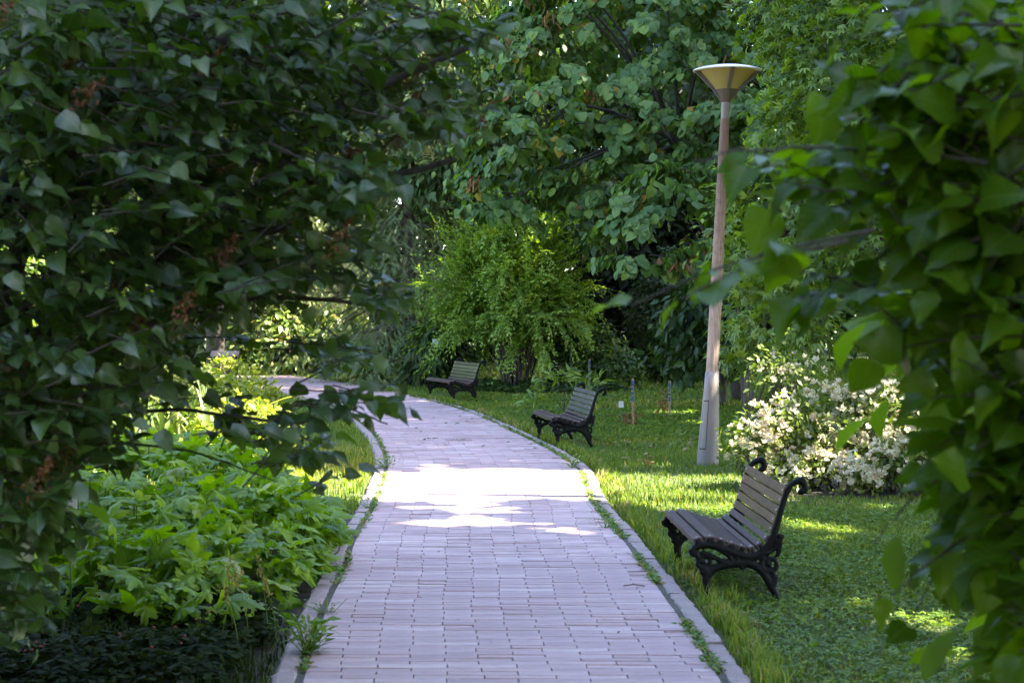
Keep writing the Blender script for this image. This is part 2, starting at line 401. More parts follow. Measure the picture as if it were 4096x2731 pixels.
M_BACK = wood('weathered brown backrest wood', (.055, .03, .015), (.11, .066, .034), (.16, .1, .055), .6)
M_BOLT = flat('dull steel bolt', (.35, .34, .33), .35, .9)

# ------------------------------------------------------------------ where the sun gets through the trees on the right
def on_ground(P):                    # where the shadow of a point falls
    P = np.atleast_2d(P); return P[:, :2] - np.array([SUN.x, SUN.y]) * (P[:, 2] / SUN.z)[:, None]
FLECKS = []                          # (x, y, rx, ry)
for px, py, rx, ry in ((1897, 1801, .42, .12), (1795, 1839, .36, .14), (1676, 1874, .3, .2), (1950, 1886, .5, .12), (1532, 1627, .3, .12),
                       (1864, 2103, .75, .10), (1940, 2060, .5, .12), (2178, 2140, .3, .08), (2100, 2062, .25, .1),
                       (3750, 2590, .28, .07), (3900, 2640, .4, .08), (3560, 2620, .2, .05), (3800, 2480, .2, .05), (3650, 2680, .3, .05), (4000, 2530, .3, .05),
                       (2560, 1920, .6, .1), (3050, 2090, .5, .1), (2690, 1655, .5, .3), (2760, 1695, .4, .2), (2430, 1640, .35, .15)):
    g = G(px, py); FLECKS.append((g[0], g[1], rx, ry))
for (px, py, d, rx, ry) in ((1660, 885, 43.0, .45, .3), (1590, 720, 43.5, .25, .2), (1850, 900, 40.5, .3, .3), (2070, 1050, 41.0, .3, .3), (2840, 660, 31., .25, .2),
                            (60, 1000, 16., 1.2, .8), (700, 1300, 20., .8, .8), (500, 1100, 20, .5, .4), (850, 1050, 24, .5, .4), (600, 2020, 13., .25, .1), (3400, 960, 21, .3, .2)):
    g = on_ground(W(px, py, d))[0]; FLECKS.append((g[0], g[1], rx, ry))
fr_ = np.random.default_rng(3)
for i in range(46):
    y_ = fr_.uniform(15.2, 17.4) if i % 2 else fr_.uniform(22., 27.); FLECKS.append((fr_.uniform(-2.2, 4.5), y_, fr_.uniform(.05, .4), fr_.uniform(.02, .1)))
for i in range(26): FLECKS.append((fr_.uniform(1.6, 3.6), fr_.uniform(9.4, 13.), fr_.uniform(.05, .3), fr_.uniform(.01, .06)))
for z_ in (.5, .8, 1.1, 1.4, 1.8): g = on_ground(np.array([2.42 + .05 * z_, 22.35, z_]))[0]; FLECKS.append((g[0], g[1], .3, .12))
FLECKS = np.array(FLECKS) + np.array([0, 0, .2, .13])
def lit(g):
    x, y = g[:, 0], g[:, 1]
    lo = np.where(x > 1., 17.25, 17.7) + .22 * np.sin(x * 2.3) + .2 * np.sin(x * 5.1 + 1) + .12 * np.sin(x * 9.7 + y * 3); hi = 21.55 + .2 * np.sin(x * 1.9 + 2) + .14 * np.sin(x * 4.3)
    hi = np.where(x < -2.1, hi + np.clip((-2.1 - x) * 4, 0, 5.), hi)
    m = (y > lo) & (y < hi)
    m &= ~((x > 2.5) & (np.sin(x * 4.1 + 1.3 * np.sin(y * 2.7)) * np.sin(y * 3.3 + x) > .28))
    for fx, fy, rx, ry in FLECKS:
        m |= ((x - fx) / rx) ** 2 + ((y - fy) / ry) ** 2 < 1
    return m

# ------------------------------------------------------------------ ground, path, kerbs
def plane_mesh(name, poly, z, mat):
    V = np.array([(p[0], p[1], z) for p in poly], float); me = bpy.data.meshes.new(name)
    me.from_pydata([tuple(v) for v in V], [], [tuple(range(len(V)))]); me.materials.append(mat); me.update(); return me
ground = struct('ground', plane_mesh('ground', [(-200, -60), (200, -60), (200, 300), (-200, 300)], 0, M_GROUND))
PAIRS = [((1030, 3300), (3330, 3300)), ((1182, 2850), (2948, 2850)), ((1218, 2731), (2870, 2731)), ((1273, 2546), (2752, 2546)), ((1324, 2419), (2664, 2419)), ((1380, 2300), (2582, 2300)),
         ((1418, 2189), (2500, 2190)), ((1452, 2121), (2450, 2125)), ((1494, 2054), (2392, 2055)), ((1530, 1960), (2346, 1980)), ((1550, 1892), (2318, 1900)),
         ((1549, 1841), (2247, 1840)), ((1528, 1790), (2158, 1790)), ((1494, 1740), (2058, 1740)), ((1443, 1697), (1953, 1690)), ((1384, 1655), (1830, 1642)),
         ((1300, 1625), (1698, 1606)), ((1200, 1595), (1560, 1578)), ((1070, 1565), (1420, 1552)), ((900, 1540), (1290, 1527)), ((700, 1520), (1150, 1510))]
LE = spline([G(*a)[:2] for a, b in PAIRS], 400); RE = spline([G(*b)[:2] for a, b in PAIRS], 400)
mid = (LE + RE) / 2; arc = np.concatenate([[0], np.cumsum(np.linalg.norm(np.diff(mid, axis=0), axis=1))])
PITCH, BL = .0935, .372
ns = int(arc[-1] / PITCH); st = np.linspace(0, arc[-1], ns + 1)
interp = lambda E: np.stack([np.interp(st, arc, E[:, 0]), np.interp(st, arc, E[:, 1])], -1)
Ls, Rs = interp(LE), interp(RE)
def strip(A, B, z, name, mat):
    n = len(A); V = np.vstack([np.c_[A, np.full(n, z)], np.c_[B, np.full(n, z)]])
    f = np.array([(i, n + i, n + i + 1, i + 1) for i in range(n - 1)]); return make_mesh(name, V, f, mat, smooth=False)
BZ = .045
def offset(E, s):
    T = np.gradient(E, axis=0); T = unit(T); return E + np.stack([T[:, 1], -T[:, 0]], -1) * s
path = struct('brick_path', strip(offset(Ls[::4], -.05), offset(Rs[::4], .05), BZ - .007, 'brick_path', M_JOINT))
bricks = []
for i in range(ns):
    l0, r0, l1, r1 = Ls[i], Rs[i], Ls[i + 1], Rs[i + 1]
    wd = np.linalg.norm(r0 - l0); t = 0.; first = .5 if i % 2 else 1.
    cuts = [0.]; p = BL * first + random.uniform(-.012, .012)
    while p < wd - .03: cuts.append(p); p += BL
    cuts.append(wd); jit = random.uniform(-.004, .004)
    for k in range(len(cuts) - 1):
        a = (cuts[k] + .003) / wd; c = (cuts[k + 1] - .003) / wd
        g = .06 if random.random() < .8 else .03
        lo, hi = random.uniform(.004, .022), 1 - random.uniform(.004, .022)
        q = []
        for u, v in ((a, lo), (c, lo), (c, hi), (a, hi)):
            p0 = l0 + (r0 - l0) * u; p1 = l1 + (r1 - l1) * u; q.append(p0 + (p1 - p0) * v)
        z = BZ + random.gauss(0, .0012); edge = max(0, a - .82) / .18
        tl = random.gauss(0, .0016) * (1 + 3 * edge)
        bricks.append((np.array(q), z, tl))
def brick_geo(q, z, tl):
    c = q.mean(0); inn = c + (q - c) * np.array([.985, .985]); inn = q + unit(c - q) * .0035
    zt = np.array([z - tl, z - tl * .6, z + tl, z + tl * .6])
    V = np.vstack([np.c_[q, np.full(4, BZ - .05)], np.c_[q, zt - .004], np.c_[inn, zt]])
    f = [(8, 9, 10, 11)]
    for j in range(4):
        k = (j + 1) % 4; f += [(j, k, 4 + k, 4 + j), (4 + j, 4 + k, 8 + k, 8 + j)]
    return V, np.array(f)
cent = np.array([b[0].mean(0) for b in bricks]); px, py = proj(np.c_[cent, np.full(len(cent), BZ)])
vis = np.where((px > 1150) & (px < 2950) & (py < 2725))[0]; vis = vis[np.argsort(cent[vis, 1])][:300]; single = set(vis.tolist())
Vb, Fb, Rb, o_ = [], [], [], 0
lightrow = {}
for i, b in enumerate(bricks):
    V, f = brick_geo(*b)
    if i in single:
        c = np.r_[b[0].mean(0), 0]; o = link('brick', make_mesh('brick', V - c, f, M_BRICK, np.zeros(len(f)), False), path); o.location = c
    else:
        Vb.append(V); Fb.append(f + o_); Rb.append(np.full(len(f), random.random())); o_ += len(V)
o = link('far_bricks', make_mesh('far_bricks', np.vstack(Vb), np.vstack(Fb), M_BRICK, np.concatenate(Rb), False), path); o['kind'] = 'stuff'

def kerb(name, E, side):
    root = bpy.data.objects.new(name, None); COL.objects.link(root); root['kind'] = 'structure'
    L = np.concatenate([[0], np.cumsum(np.linalg.norm(np.diff(E, axis=0), axis=1))]); s = .3
    inner, outer = offset(E, side * .035), offset(E, side * .158)
    ip = lambda A, t: np.stack([np.interp(t, L, A[:, 0]), np.interp(t, L, A[:, 1])], -1)
    while s < L[-1] - .5:
        ln = random.uniform(.55, .95); t = np.linspace(s + .008, s + ln - .008, 9); a, b = ip(inner, t), ip(outer, t)
        n = len(t); zt = .046 + random.gauss(0, .005); c = a + (b - a) * .14; d = a + (b - a) * .84
        wob = lambda k: rng.normal(0, k, (n, 2))
        a = a + wob(.005); b = b + wob(.006)
        rows = [np.c_[a, np.zeros(n) - .02], np.c_[a, np.full(n, zt - .016) + rng.normal(0, .003, n)], np.c_[c + wob(.003), np.full(n, zt) + rng.normal(0, .003, n)], np.c_[d + wob(.003), np.full(n, zt) + rng.normal(0, .003, n)], np.c_[b, np.full(n, zt - .018) + rng.normal(0, .004, n)], np.c_[b, np.zeros(n) - .02]]
        V = np.vstack(rows); f = []
        for r in range(5):
            for i in range(n - 1): f.append((r * n + i, r * n + i + 1, (r + 1) * n + i + 1, (r + 1) * n + i) if side < 0 else (r * n + i, (r + 1) * n + i, (r + 1) * n + i + 1, r * n + i + 1))
        for i in (0, n - 1):
            f.append((i, n + i, 4 * n + i, 5 * n + i)); f.append((n + i, 2 * n + i, 3 * n + i, 4 * n + i))
        cc = V.mean(0) * np.array([1, 1, 0]); o = link('kerb_stone', make_mesh('kerb_stone', V - cc, np.array(f), M_KERB, smooth=False), root); o.location = cc
        s += ln
    return root
kerb('kerb_left', Ls, -1); kerb('kerb_right', Rs, 1)
# beds, cross paths
struct('bare_earth_bed', plane_mesh('bare_earth_bed', [(-1.32, 9), (-1.34, 12), (-1.42, 17.5), (-3, 18.5), (-9, 19), (-9, 6), (-1.5, 6)], .004, M_EARTH))
struct('rose_bed', plane_mesh('rose_bed', [(2.3, 18.6), (3, 18.1), (5.2, 18.3), (5.6, 20.5), (3, 20.8), (2.3, 20)], .008, M_EARTH))
struct('cross_path', plane_mesh('cross_path', [(-16, 46.0), (-4.9, 46.0), (-4.0, 47.4), (-5, 48.6), (-16, 48.6)], .012, M_ASPHALT))
struct('far_footpath', plane_mesh('far_footpath', [(.5, 43.2), (5, 43.0), (5, 44.1), (.5, 44.3)], .012, M_ASPHALT))

# ------------------------------------------------------------------ trees
def clumps(lobes, n_cl, per, spread, flatz=.6, shell=(.55, 1.03), lower=-.8, cull_inside=.8, mult=None):
    """leaf positions gathered in clumps near the surfaces of ellipsoid lobes; returns P, outward normal"""
    lobes = [np.array(l, float) for l in lobes]
    area = np.array([l[3] * l[5] + l[3] * l[4] + l[4] * l[5] for l in lobes]); area /= area.sum()
    C, N = [], []
    while len(C) < n_cl:
        l = lobes[rng.choice(len(lobes), p=area)]; u = unit(rng.normal(size=3))
        if u[2] < lower: continue
        r = shell[0] + (shell[1] - shell[0]) * rng.random() ** .5
        p = l[:3] + u * l[3:6] * r; bad = False
        for q in lobes:
            if q is l: continue
            if (((p - q[:3]) / q[3:6]) ** 2).sum() < cull_inside ** 2: bad = True; break
        if bad or p[2] < .05: continue
        C.append(p); N.append(unit(u / l[3:6]))
    C, N = np.array(C), np.array(N)
    P = np.repeat(C, per, 0) + rng.normal(size=(n_cl * per, 3)) * spread * np.array([1, 1, flatz])
    P[:, 2] = np.maximum(P[:, 2], .06)
    return P, np.repeat(N, per, 0), C
def orient(N, size, up=.7, down=.5, jit=.45, var=.25):
    n = len(N); nrm = unit(N * 1. + np.array([0, 0, up]) + rng.normal(size=(n, 3)) * jit)
    fwd = N * np.array([1, 1, .3]) + np.array([0, 0, -down]) + rng.normal(size=(n, 3)) * jit * 1.3
    return frames(fwd, nrm, size * (1 + var * (rng.random(n) * 2 - 1)))
def trunk_part(root, pts, rad, mat=None, sides=10, name='trunk'):
    V, f = tube(spline(pts, 20), np.interp(np.linspace(0, 1, len(spline(pts, 20))), np.linspace(0, 1, len(rad)), rad), sides)
    return part(name, V, f, mat or M_BARK, root)
def limbs(root, base, targets, r0, mat=None, k=.25):
    for t in targets:
        t = np.array(t, float); b = np.array(base, float); m1 = b + (t - b) * .4 + np.array([0, 0, .12 * np.linalg.norm(t - b)])
        P = spline([b, m1, t], 10); V, f = tube(P, np.linspace(r0, r0 * k, len(P)), 6); part('branch', V, f, mat or M_BARK, root)

# tall shade trees standing to the right, beyond the frame; their crowns shade the path and part only over the sunny strip
def shade_tree(x, y, top, label, width=4.6, n=8000, z0=3.2, rx=3.6, grp='tall shade trees to the right of the park path'):
    root = thing('shade_tree', label, 'tree', (x, y, 0), group=grp)
    hz = (top - z0) / 2
    lob = [(x, y, z0 + hz, rx, width, hz), (x + 1.2, y + 1.2, z0 + hz * 1.45, rx * .9, width * .85, hz * .55), (x + .6, y - 1.5, z0 + hz * .6, rx * .9, width * .9, hz * .55)]
    P, N, C = clumps(lob, n // 12, 12, .5, 1., (.3, 1.02), -1, 0.)
    g = on_ground(P); P, N = P[~lit(g)], N[~lit(g)]
    M = orient(N, .5, .6, .3, .8)
    V, f, r = scatter([leaf_grid([(0, .1), (.45, .42), (1., .02)], .1, .2)], P, M, rng.random(len(P)))
    part('crown', V, f, M_SHADE, root, r)
    trunk_part(root, [(x + .3, y, -.1), (x + .2, y, 2.), (x, y, top * .5), (x + .3, y, top * .8)], [.32, .26, .16, .05])
    limbs(root, (x + .1, y, top * .3), [(x - 1.5, y + 2, top * .55), (x + 2, y - 2, top * .6), (x + 1, y + 2.5, top * .5)], .1)
OUT = ', outside the picture'
for x, y, t, lb in ((9, 1.5, 17, 'beside the viewer'), (9, 7, 18, 'level with the near lawn'), (9, 12.5, 18, 'level with the nearest bench'), (9.8, 17.2, 19, 'just before the sunny strip'),
        (11, 24.0, 20, 'just past the sunny strip'), (11.5, 28.5, 22, 'level with the middle bench'), (14, 34, 25, 'level with the striped stakes'), (15.5, 40, 27, 'level with the farthest bench'), (17.5, 46, 29, 'level with the spruce'), (19.5, 53, 30, 'at the far end of the row'), (15.5, 20.6, 24, 'behind the rose bed')):
    shade_tree(x, y, t, 'tall leafy shade tree ' + lb + OUT)
for x, y, t, lb in ((-4.5, -9, 11, 'left of the path behind the viewer'), (3.5, -10, 12, 'right of the path behind the viewer'), (-10, 2, 15, 'beyond the lilac beside the viewer'), (-11, 10.5, 15, 'beyond the lilac and the lobed plants')):  # unseen trees added to cut low sky light from behind and left
    shade_tree(x, y, t, 'tall leafy shade tree ' + lb + OUT, 4.4, 6000, 1.5, 3.4, 'shade trees behind and left of the viewer')

# woodland that closes the view
root = thing('woodland', 'dark dense woodland closing off the view behind the park', 'woodland', (0, 60, 0)); root['kind'] = 'stuff'
lob = []
for x in np.arange(-21, 22, 3.6):
    lob.append((x, 60 + rng.uniform(-2, 3), 5.5 + rng.uniform(-1, 1), 3.4, 3., 5.8)); lob.append((x + 2, 66 + rng.uniform(-2, 2), 12 + rng.uniform(-1, 1), 4, 3.4, 6.5))
for x in np.arange(-24, 25, 6.):
    lob.append((x, 59 + rng.uniform(-1, 1), 18 + rng.uniform(-1, 1), 4.5, 4., 3.)); lob.append((x + 2, 74, 5, 4.6, 3., 6.5))
P, N, C = clumps(lob, 8200, 12, .5, .8, (.5, 1.03), -1., .55)
V, f, r = scatter([leaf_grid(OVATE, .2, .3)], P, orient(N, .5, .5, .6, .5), rng.random(len(P))); part('foliage', V, f, M_FOREST, root, r, stuff=True)
V, f = join([tube([(x, 61 + rng.uniform(-2, 2), 0), (x + rng.uniform(-.5, .5), 61, 9)], [.3, .15], 8) for x in np.arange(-28, 29, 3.1)]); part('trunks', V, f, M_BARK, root, stuff=True)

def simple_tree(name, label, cat, lobes, n_cl, per, spread, tm, size, mat, trunk, up=.7, down=.5, jit=.45, n_single=0, flatz=.6, shell=(.55, 1.03), lower=-.8, bk=None, trad=(.2, .15, .06), group=None, rest='crown', nl=4):
    base = trunk[0]; root = thing(name, label, cat, (base[0], base[1], 0), group=group)
    P, N, C = clumps(lobes, n_cl, per, spread, flatz, shell, lower)
    leaves(root, tm, P, orient(N, size, up, down, jit), mat, n_single, rest)
    trunk_part(root, trunk, trad, bk)
    b = np.array(trunk[len(trunk) // 2], float)
    for c in C[rng.choice(len(C), nl, replace=False)]: limbs(root, b, [c], trad[1] * .45, bk)
    return root, P, N, C
def lob_px(L): return [tuple(W(px, py, d)) + (rx, ry, rz) for px, py, d, rx, ry, rz in L]

# dark broadleaf trees in the second row
simple_tree('dark_broadleaf_tree', 'very dark broadleaf tree behind the lamp head, top right', 'tree', lob_px([(3000, 150, 38, 2.6, 2, 2.4), (3400, 300, 38, 2.6, 2, 2.6), (2850, -200, 39, 3, 2, 2), (2950, 30, 40, 2, 1.5, 1.6), (3250, 0, 40, 2, 1.5, 1.6), (3300, 900, 37, 2.2, 1.5, 2.5)]), 420, 12, .4, T_OVATE, .26, M_DARKTREE, [(5.6, 38, -.1), (5.5, 38, 2.5), (5.3, 38, 7)], trad=(.25, .2, .08))
simple_tree('dark_broadleaf_tree', 'dark broadleaf tree behind the left lilac, above the path bend', 'tree', lob_px([(900, 300, 50, 3.5, 2, 3.5), (300, 500, 48, 3.5, 2, 4), (1350, 250, 50, 2.6, 2, 3), (600, 900, 46, 3, 2, 2.5), (100, 1100, 42, 2.2, 2, 2)]), 900, 12, .45, T_OVATE, .26, M_FOREST, [(-8, 50, -.1), (-8, 50, 3), (-7.6, 50, 8)], trad=(.28, .2, .08))
rt, P, N, C = simple_tree('tree_lilac', 'dark tree lilac with faded yellowish panicles behind the arching shrub', 'tree', lob_px([(1850, 150, 45, 2.4, 1.8, 1.9), (2150, 60, 44, 2.2, 1.8, 1.7), (1780, 520, 44, 1.9, 1.5, 1.6), (1950, 700, 43.5, 1.9, 1.4, 1.2), (2280, 850, 43, 1.7, 1.3, 1.1), (1650, 250, 46, 1.6, 1.4, 1.6)]), 560, 14, .3, T_OVATE, .24, M_TREELILAC, [(1.2, 45, -.1), (1.1, 45, 2.5), (.3, 45, 6)], up=.35, down=1.1, jit=.35, n_single=120)
front = [c for c in C if c[1] < 44.2]
for c in [front[i] for i in rng.choice(len(front), min(26, len(front)), replace=False)]:
    n = 60; Q = c + rng.normal(size=(n, 3)) * np.array([.16, .12, .16]) + np.array([0, -.25, .1]); D = unit(rng.normal(size=(n, 3)))
    V, f, r = scatter([leaf_grid([(0, .06), (.5, .09), (1, .05)], 0, 0)], Q, frames(D, rng.normal(size=(n, 3)), np.full(n, .12)), rng.random(n)); part('flower_panicle', V, f, M_PANICLE, rt, r, stuff=True)

# spruce with drooping sprays
def spruce(label, x, y, h, rb, n_br, seed):
    root = thing('spruce_tree', label, 'tree', (x, y, 0)); trunk_part(root, [(x, y, -.1), (x, y, h * .5), (x, y, h)], [.2, .13, .03], M_BARK2)
    P, Fw, Nn, SZ, tw = [], [], [], [], []
    for i in range(n_br):
        z = h * (.07 + .9 * (i / n_br) ** 1.1); L = rb * (1 - z / h) ** .7 * rng.uniform(.75, 1.1); a = rng.uniform(0, 2 * np.pi)
        d = np.array([math.cos(a), math.sin(a), 0]); t = np.linspace(0, 1, 12)
        B = np.array([x, y, z]) + d * (t * L)[:, None] + np.array([0, 0, 1.])[None] * (.12 * L * np.sin(t * 3.1) - .38 * L * t ** 2)[:, None]
        tw.append(tube(B[::2], np.linspace(.035, .008, 6), 4, False))
        sd = np.cross(d, [0, 0, 1.])
        for j in range(2, 12):
            for s in (-1, 1):
                for q in range(5):
                    m = (q + rng.random()) / 5 * .34 * L * (1.15 - .6 * t[j])
                    P.append(B[j] + sd * s * m + np.array([0, 0, -.35 * m - rng.random() * .12]) + rng.normal(size=3) * .05)
                    Fw.append(d * .45 + sd * s * .5 + np.array([0, 0, -.75]) + rng.normal(size=3) * .25); Nn.append(np.array([0, 0, 1]) + d * .4 + rng.normal(size=3) * .3); SZ.append(rng.uniform(.2, .32))
    P, Fw, Nn, SZ = map(np.array, (P, Fw, Nn, SZ))
    sp = []
    for k in range(9):
        for s in (-1, 1):
            y0 = .1 * k; V = np.array([(0, y0, 0), (s * .16, y0 + .12, .03), (s * .02, y0 + .06, .012)]); sp.append((V, np.array([(0, 1, 2)])))
    sp.append((np.array([(-.03, 0, 0), (.03, 0, 0), (0, 1, 0)]), np.array([(0, 1, 2)])))
    for k in range(7): y0 = .12 * k; sp.append((np.array([(0, y0, 0), (0, y0 + .1, .13), (0.02, y0 + .06, .012)]), np.array([(0, 1, 2)])))
    V, f, r = scatter([join(sp)], P, frames(Fw, Nn, SZ), rng.random(len(P))); part('crown', V, f, M_SPRUCE, root, r)
    V, f = join(tw); part('branches', V, f, M_BARK2, root, stuff=True)
spruce('spruce with drooping pale green sprays left of the arching shrub', -2.5, 45.0, 11, 3.1, 150, 1)
spruce('spruce half hidden behind the left lilac leaves', -6.3, 52.0, 12, 3., 110, 2)

# broadleaf evergreen shrubs beyond the path bend
simple_tree('broadleaf_shrub', 'glossy broadleaf evergreen shrub where the path disappears behind the lilac', 'shrub', lob_px([(1180, 1420, 50.5, 1.3, .8, .75), (1330, 1380, 51, 1.2, .8, 1.), (1080, 1350, 51, 1.1, .8, 1.0), (1020, 1450, 50.5, .7, .7, .5)]), 330, 6, .13, T_OVATE, .25, M_BROAD, [(-6, 51, 0), (-6, 51, .6), (-5.9, 51, 1.4)], up=.5, down=.7, n_single=260, trad=(.05, .04, .02))
simple_tree('broadleaf_shrub', 'small drooping broadleaf shrub under the spruce', 'shrub', lob_px([(1450, 1430, 44, .6, .5, .45), (1560, 1440, 44.5, .5, .5, .4)]), 80, 6, .12, T_OVATE, .26, M_BROAD, [(-3.3, 44.3, 0), (-3.3, 44.3, .4), (-3.3, 44.3, .8)], up=.4, down=.9, n_single=60, trad=(.04, .03, .02))
simple_tree('rhododendron_shrub', 'dark shrub with long hanging leaves behind the third bench', 'shrub', lob_px([(1735, 1400, 42.6, .55, .5, .75), (1690, 1470, 42.6, .4, .4, .4)]), 70, 5, .12, T_LANCE, .42, M_BOX, [(-1.9, 42.6, 0), (-1.9, 42.6, .6), (-1.9, 42.6, 1.2)], up=.4, down=.8, n_single=60, trad=(.04, .03, .02))

# dark dense evergreens right of the arching shrub
simple_tree('evergreen_shrub', 'tall dark fine leaved evergreen shrub left of the lamp post', 'shrub', lob_px([(2690, 1250, 45, .95, .8, 1.1), (2760, 1130, 45.5, 1., .8, .9), (2780, 1420, 44.5, 1., .8, .9), (2660, 1420, 45, .6, .6, .7)]), 900, 10, .12, T_SMALL, .12, M_BOX, [(4.3, 45.3, 0), (4.3, 45.3, 1), (4.2, 45.3, 2.2)], shell=(.8, 1.05), trad=(.08, .06, .03))
simple_tree('evergreen_shrub', 'dark bush with drooping lighter leaves directly behind the lamp post', 'shrub', lob_px([(2800, 1380, 35, .8, .6, .85), (2870, 1200, 35, .8, .6, .8), (2960, 1330, 34.5, .7, .6, .9), (3100, 1250, 34, .9, .7, 1.2)]), 300, 8, .16, T_OVATE, .2, M_DARKTREE, [(4, 35, 0), (4, 35, 1), (4, 35, 2)], up=.35, down=1., n_single=100, trad=(.07, .05, .03))
simple_tree('low_dark_shrub', 'low loose dark shrub to the right of the arching bush', 'shrub', lob_px([(2380, 1420, 42, .7, .6, .65), (2480, 1470, 41.5, .45, .5, .4), (2300, 1350, 42.5, .5, .5, .6)]), 230, 10, .14, T_OVATE, .13, M_TREELILAC, [(1.9, 42.2, 0), (1.9, 42.2, .5), (1.9, 42.2, 1)], trad=(.04, .03, .02))
M_HOLLOWSHADE = leaf_mat('hollow shade leaf', greens((.004, .008, .004), (.007, .013, .006), (.01, .02, .008)), .6, .1, spec=.1)  # near-black foliage added to stand in for the hollow's deep shade
simple_tree('hollow_shade_fill', 'almost black yew filling the shaded hollow beyond the footpath', 'tree', lob_px([(2500, 1250, 51, 1.3, .8, 2.0), (2640, 1150, 51.5, 1.5, .8, 2.4), (2420, 1400, 51, 1.2, .8, 1.0), (2560, 1000, 52, 1.8, .8, 1.6), (2700, 1420, 51, 1.2, .8, .8)]), 900, 12, .22, T_SMALL, .3, M_HOLLOWSHADE, [(3.8, 52, 0), (3.8, 52, 2), (3.8, 52, 4)], shell=(.5, 1.05), trad=(.2, .15, .08))
rt = thing('old_tree', 'thick dark tree trunk standing in the shaded opening', 'tree', tuple(G(2545, 1480)[:2]) + (0,)); g = G(2545, 1480)
trunk_part(rt, [(g[0], g[1], -.1), (g[0] - .1, g[1], 2), (g[0] - .15, g[1], 5)], [.42, .34, .3])
P, N, C = clumps([(g[0], g[1], 6.5, 3, 2.4, 2.4)], 260, 12, .4); V, f, r = scatter([leaf_grid(OVATE, .2, .3)], P, orient(N, .34), rng.random(len(P))); part('crown', V, f, M_FOREST, rt, r)

# arching shrub
def arching(label, c, h, rad, n_st, seed, mat, lf=.085, name='arching_shrub', cat='shrub'):
    root = thing(name, label, cat, (c[0], c[1], 0)); P, Fw, Nn, stems, RR = [], [], [], [], []
    for i in range(n_st):
        a = rng.uniform(0, 2 * np.pi); u = rng.random(); reach = rad * (.25 + .8 * u); top = h * rng.uniform(.55, 1.) * (1.05 - .35 * u)
        d = np.array([math.cos(a), math.sin(a), 0]); b = np.array([c[0], c[1], 0]) + d * rng.uniform(0, .35)
        t = np.linspace(0, 1, 26); drop = rng.uniform(.0, 1.15) * (u ** .5)
        S = b + d * (reach * t ** 1.5)[:, None]; S[:, 2] = top * (1.9 * t - (0.9 + drop * .75) * t ** 2.1) / 1.02
        if i % 5 < 2: S = b + d * (rad * (.15 + .62 * u) * t ** 1.2)[:, None]; S[:, 2] = h * rng.uniform(.8, 1.1) * (1.0 - .22 * u) * t ** .85
        S += np.cumsum(rng.normal(size=(26, 3)) * .02, 0); S[:, 2] = np.maximum(S[:, 2], .05)
        if i < 60: stems.append(tube(S[:18:2], np.linspace(.022, .007, 9), 5, False))
        T = unit(np.gradient(S, axis=0))
        for j in range(8, 26):
            for q in range((2 if j < 25 else 3) if i % 5 >= 2 else (1 if j > 11 else 0)):
                sh = unit(T[j] * 1.1 + rng.normal(size=3) * (.5 if i % 5 >= 2 else .3) + d * .25 + np.array([0, 0, -.05])); L = rng.uniform(.25, .7) * (h / 4.1)
                for s_ in np.linspace(.08, 1, 7):
                    p = S[j] + sh * L * s_ + np.array([0, 0, -.22 * L * s_ ** 2])
                    for e in (-1, 1):
                        P.append(p + rng.normal(size=3) * .008); Fw.append(sh * .9 + np.cross(sh, [0, 0, 1.]) * e * .7 + rng.normal(size=3) * .25); Nn.append(np.array([0, 0, .9]) + d * .3 + rng.normal(size=3) * .3); RR.append(np.clip(.35 * rng.random() + .45 * s_ * (j / 25.) + .12, 0, 1))
    P, Fw, Nn, RR = map(np.array, (P, Fw, Nn, RR)); k = P[:, 2] > .05; P, Fw, Nn, RR = P[k], Fw[k], Nn[k], RR[k]
    V, f, r = scatter(T_SMALL, P, frames(Fw, Nn, lf * rng.uniform(.7, 1.25, len(P))), RR); part('crown', V, f, mat, root, r)
    V, f = join(stems); part('stems', V, f, M_BARK2, root, stuff=True); return root
arching('large bright green arching shrub between the two farther benches', G(2070, 1556)[:2], 4.2, 1.9, 230, 3, M_BARB)

